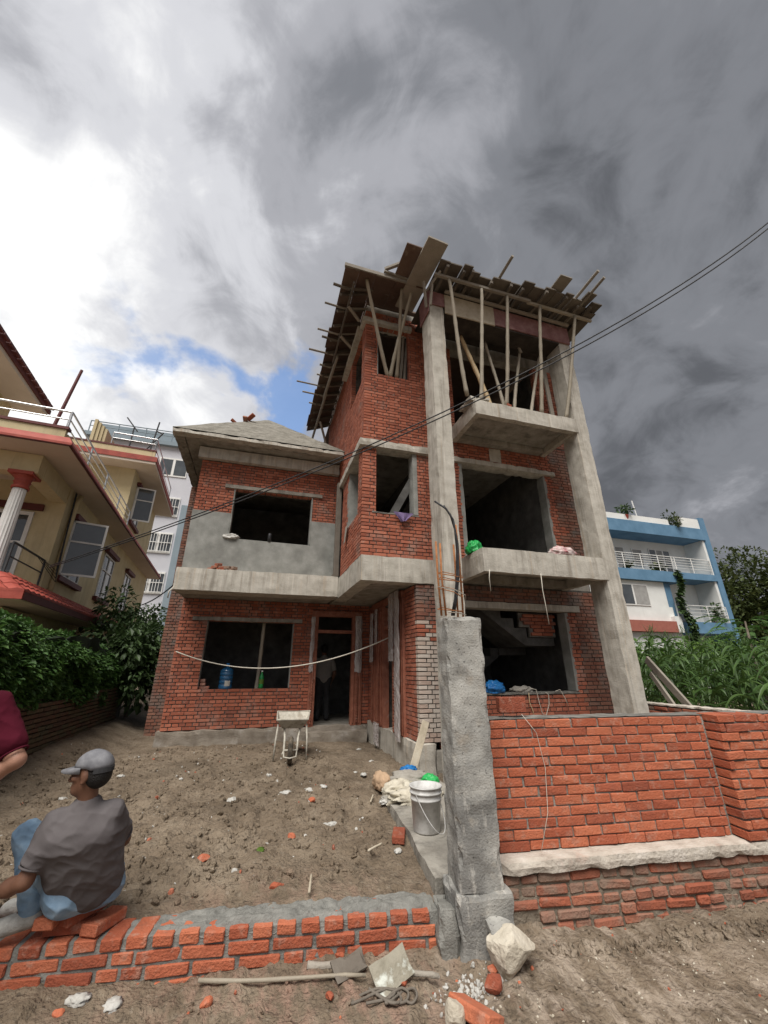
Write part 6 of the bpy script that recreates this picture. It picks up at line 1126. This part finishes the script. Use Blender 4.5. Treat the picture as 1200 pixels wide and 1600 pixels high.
def px_line(lst, Y, r, m, lab): line('hanging_string', [atY(720 + x / 4, 860 + y / 4, Y) for x, y in lst], r, m, lab, 'string')
px_line(((180, 120), (178, 170), (188, 255)), 5.19, 0.006, 'string_white', 'short string hanging from the middle balcony edge beside the column'); px_line(((500, 145), (512, 250), (530, 340), (552, 462)), 5.19, 0.006, 'string_white', 'long string hanging from the middle balcony over the stair window')
px_line(((430, 860), (470, 870), (490, 950), (510, 1020), (535, 1030), (552, 960), (548, 900), (530, 888)), 6.2, 0.006, 'string_white', 'white wire loop hanging over the stair window sill'); px_line(((425, 890), (430, 950), (450, 1000), (462, 1045)), 6.2, 0.006, 'bamboo_fresh', 'yellow wire hanging over the stair window sill'); px_line(((590, 880), (620, 870), (650, 920), (672, 970)), 6.2, 0.006, 'string_white', 'thin white wire curling over the right of the stair window sill')
line('plumb_string', [atD(815, 1116, 3.52), atD(838, 1145, 3.56), atD(852, 1200, 3.55), atD(856, 1270, 3.52), atD(846, 1330, 3.46)], 0.0022, 'string_white', 'thin pale string hanging down the face of the boundary wall', 'string')
# planks leaning beyond the side wall
for a, b, w, lab in (((1010, 1030), (1080, 1108), 0.13, 'long grey weathered plank leaning on the side wall before the corn'), ((1017, 1052), (1056, 1108), 0.10, 'shorter grey plank leaning on the side wall beside the long one')):
    p, q_ = atX(*a, 6.75), atX(*b, 6.58); o = bevel_obj(MB().beam((0, 0, 0), q_ - p, w, 0.04, (1, 0, 0.3), 0.004).build('leaning_plank', MT['timber_grey'])); o.location = p; tag(o, lab, 'plank')
# boulder, stones and scraps before the pillar
rock('boulder', (1.575, 2.72, 0.13), (0.165, 0.12, 0.125), 'boulder', 'large pale boulder lying at the foot of the gate pillar', 'boulder', 35, -0.1, 14, rough=0.06); rock('flat_stone', (1.58, 2.80, 0.20), (0.12, 0.07, 0.04), 'concrete_rough', 'flat grey stone wedged behind the pale boulder', 'stone', 5)
rock('stone', (1.12, 2.50, 0.055), (0.05, 0.055, 0.085), 'boulder', 'pale wedge-shaped stone beside the tilted brick', 'stone', 8, 0.2, 8, 3); loose_brick((1.215, 2.47, 0.065), (0.35, 0.10, 1.95), 'red-orange brick lying tilted in the dirt in front of the gate pillar', 0.26, 0.115, 0.06, v=5)
rock('brick_lump', (1.415, 2.64, 0.055), (0.06, 0.05, 0.045), 'brick_new', 'broken red brick lump among white pebbles by the boulder', 'brick', 11, 0, 8, 3); rock('stone', (0.20, 2.42, 0.02), (0.03, 0.03, 0.05), 'boulder', 'small pale stone in the dirt at the road edge', 'stone', 14, 0, 8, 3)
o = rbox('plywood_scrap', (-0.115, -0.010, -0.075), (0.115, 0.010, 0.075), MT['ply_limed'], None, step=0.05, amp=0.006, chip=0.03); o.location = atZ(612, 1516, 0.09); o.rotation_euler = (R(-48), R(-14), R(12)); tag(o, 'lime-splashed plywood scrap lying in front of the low wall', 'plywood')
o = rbox('plywood_scrap', (-0.10, -0.012, -0.06), (0.10, 0.012, 0.06), MT['timber_dark'], None, step=0.03, amp=0.016, chip=0.05); o.location = atZ(545, 1508, 0.07); o.rotation_euler = (R(-60), R(-6), R(14)); tag(o, 'muddy board fragment beside the lime-splashed plywood', 'board')
def stick(a, b, r, lab, m='timber_grey'): p = atZ(*a, 0.045); q_ = atZ(*b, 0.05); bamboo(p, q_, r, lab, m, None, 0.015, 'wood_stick'); 
stick((310, 1532), (572, 1524), 0.010, 'long split bamboo lying along the foot of the low wall', 'bamboo'); stick((480, 1508), (565, 1500), 0.018, 'short stick lying under the plywood scraps'); stick((600, 1521), (686, 1526), 0.014, 'short dark stick poking out right of the plywood scraps'); stick((70, 1290), (140, 1270), 0.012, 'thin stick lying in the yard')
rgr = random.Random(3); pts = [atZ(572 + 45 * math.sin(0.9 * i) * math.exp(-0.04 * i) + 3 * i * 0.9, 1556 + 12 * math.cos(1.3 * i), 0.035 + 0.02 * rgr.random()) for i in range(26)]
fine = []
for i in range(len(pts) - 1):
    p0, p1, p2, p3 = pts[max(i - 1, 0)], pts[i], pts[i + 1], pts[min(i + 2, len(pts) - 1)]
    for t in (0, .2, .4, .6, .8): fine.append(0.5 * ((2 * p1) + (p2 - p0) * t + (2 * p0 - 5 * p1 + 4 * p2 - p3) * t * t + (3 * p1 - p0 - 3 * p2 + p3) * t ** 3))
line('old_rope', fine, 0.0065, 'timber_dark', 'tangled muddy rope on the ground below the plywood scrap', 'rope')
# brick crumbs, pebbles and clods
def scatter(name, n, place, size, m, label, cat, sub=1, flat=0.7):
    mb = MB(); rgs = random.Random(n); base = ico(sub); V_ = [v.co.copy() for v in base.verts]; F_ = [[v.index for v in f.verts] for f in base.faces]; base.free()
    for i in range(n):
        x, y = place(rgs); s = size * rgs.uniform(0.35, 1.3) ** 1.6; z = ground_h(x, y) + s * 0.08; e = Euler((rgs.uniform(0, 6), rgs.uniform(0, 6), rgs.uniform(0, 6))).to_matrix(); sc_ = Vector((1, rgs.uniform(.6, 1), rgs.uniform(.45, flat))); k = len(mb.v)
        for v in V_: p = e @ Vector((v.x * sc_.x, v.y * sc_.y, v.z * sc_.z)) * s * (1 + 0.35 * nz(v, 1.3, i)); mb.v.append((x + p.x, y + p.y, z + p.z))
        mb.f += [tuple(k + j for j in f) for f in F_]; mb.mi += [0] * len(F_)
    o = put(name, mb.mesh(name, [MT[m]], False, fix=False)); tag(o, label, cat, kind='stuff'); return o
yard = lambda r_: (lambda x, y: (x, y))(r_.uniform(-2.8, 1.3), 3.6 + 5.4 * r_.random() ** 1.2); front = lambda r_: (r_.uniform(-1.2, 4.0), 3.05 - 0.13 * 0 - 1.0 * r_.random()); foot = lambda r_: (1.30 + 0.22 * r_.gauss(0, .5), 2.70 + 0.10 * r_.gauss(0, .7)); toe = lambda r_: (lambda u: (1.8 + u, 2.86 - 0.125 * u - 0.12 * r_.random()))(r_.uniform(0.1, 2.8))
scatter('earth_clods', 2600, yard, 0.026, 'earth', 'loose brown clods all over the yard', 'clods'); scatter('earth_clods', 900, front, 0.012, 'earth', 'fine crumbs of dirt on the road edge', 'clods'); scatter('earth_clods', 500, toe, 0.028, 'earth', 'dirt banked against the old brick footing', 'clods'); scatter('white_pebbles', 170, foot, 0.013, 'paper_white', 'white pebbles spilled around the pillar foot', 'pebbles'); scatter('pale_gravel', 260, lambda r_: (1.2 + 2.4 * r_.random(), 2.75 - 0.8 * r_.random()), 0.007, 'boulder', 'pale grit on the road before the boundary wall', 'gravel'); scatter('brick_crumbs', 90, front, 0.010, 'brick_new', 'red brick crumbs on the road edge', 'brick crumbs'); scatter('brick_crumbs', 45, yard, 0.02, 'brick_house', 'red brick crumbs scattered in the yard', 'brick crumbs'); scatter('litter_bits', 120, yard, 0.017, 'paper_white', 'tiny pale litter bits in the yard', 'litter', flat=0.3)
# bigger litter, each a thing
LIT = ((363, 1244, 'white paper ball left of the yard centre'), (483, 1233, 'flat white paper near the wheelbarrow'), (447, 1237, 'crumpled white wrapper in the yard'), (505, 1231, 'white tissue scrap before the doorway'), (510, 1282, 'white plastic piece in the middle of the yard'), (520, 1281, 'torn white packet in the middle of the yard'), (555, 1208, 'pale stone-like paper near the house plinth'), (568, 1213, 'folded white scrap near the house plinth'), (580, 1191, 'small white scrap at the plinth of the side door'), (622, 1322, 'white strip beside the single red brick'), (282, 1219, 'white wrapper in the left part of the yard'), (214, 1184, 'clear plastic cup lying in the left part of the yard'), (188, 1216, 'yellowish scrap in the left part of the yard'), (95, 1250, 'small white scrap behind the seated man'), (561, 1168, 'pale scrap in front of the side door'), (120, 1572, 'torn white paper in the dirt at the road edge'), (175, 1576, 'pale wood chip in the dirt at the road edge'), (405, 1328, 'yellow-green bottle scrap in the yard'), (420, 1212, 'white cement lump beside the wheelbarrow leg'))
for k, (x, y, lab) in enumerate(LIT):
    z = 0.25 if y < 1450 else 0.02; p = atZ(x, y, z); p.z = ground_h(p.x, p.y); s = rgr.uniform(0.018, 0.034) * (1.3 if k < 4 else 1); crumple('litter_scrap', (p.x, p.y, p.z - 0.004), (s * 1.4, s, s * 0.5), 'paper_white' if k != 17 else 'leaf_bright', lab, 'litter', 30 + k, rgr.uniform(0, 3), 0.4, 2.5, 3)
for k, (x, y, lab) in enumerate(((575, 1330, 'pale bamboo splinter lying near the concrete strip'), (483, 1395, 'thin straw lying near the low wall'), (579, 1253, 'grey wood splinter pointing at the concrete strip'))): p = atZ(x, y, 0.27); a = (0.3, 1.3, 1.0)[k]; bamboo(p, p + Vector((0.14 * math.cos(a), 0.2 * math.sin(a), 0.02)), 0.008, lab, 'ply_pale', None, 0.004, 'splinter')
for k, (x, y) in enumerate(((434, 1376), (487, 1250), (455, 1298), (318, 1340), (120, 1435), (160, 1420))): p = atZ(x, y, 0.26); p.z = ground_h(p.x, p.y) + 0.01; rock('brick_fragment', p, (0.055, 0.04, 0.03), 'brick_new', ['broken red brick piece in the yard near the low wall', 'small red brick chip in the middle of the yard', 'dull red brick piece pressed into the yard earth', 'brick chip half buried in the left yard', 'red brick rubble beside the hip of the seated man', 'red brick chip behind the hip of the seated man'][k], 'brick', 60 + k, k, 8, 3)
for k, (x, y, s) in enumerate(((530, 1503, .03), (322, 1570, .04), (515, 1562, .03), (770, 1520, .035), (630, 1545, .03), (790, 1500, .03), (90, 1590, .03))): p = atZ(x, y, 0.02); p.z = ground_h(p.x, p.y) + 0.008; rock('brick_fragment', p, (s, s * .7, s * .6), 'brick_new', ['red brick chip under the sticks by the low wall', 'red brick chip sunk in the road dirt below the low wall', 'red brick chip beside the muddy rope', 'pink brick chip right of the white pebbles', 'red brick piece beneath the plywood scrap', 'red brick chip against the pale boulder', 'small red brick chip at the road edge left of the stone'][k], 'brick', 80 + k, k, 8, 3)
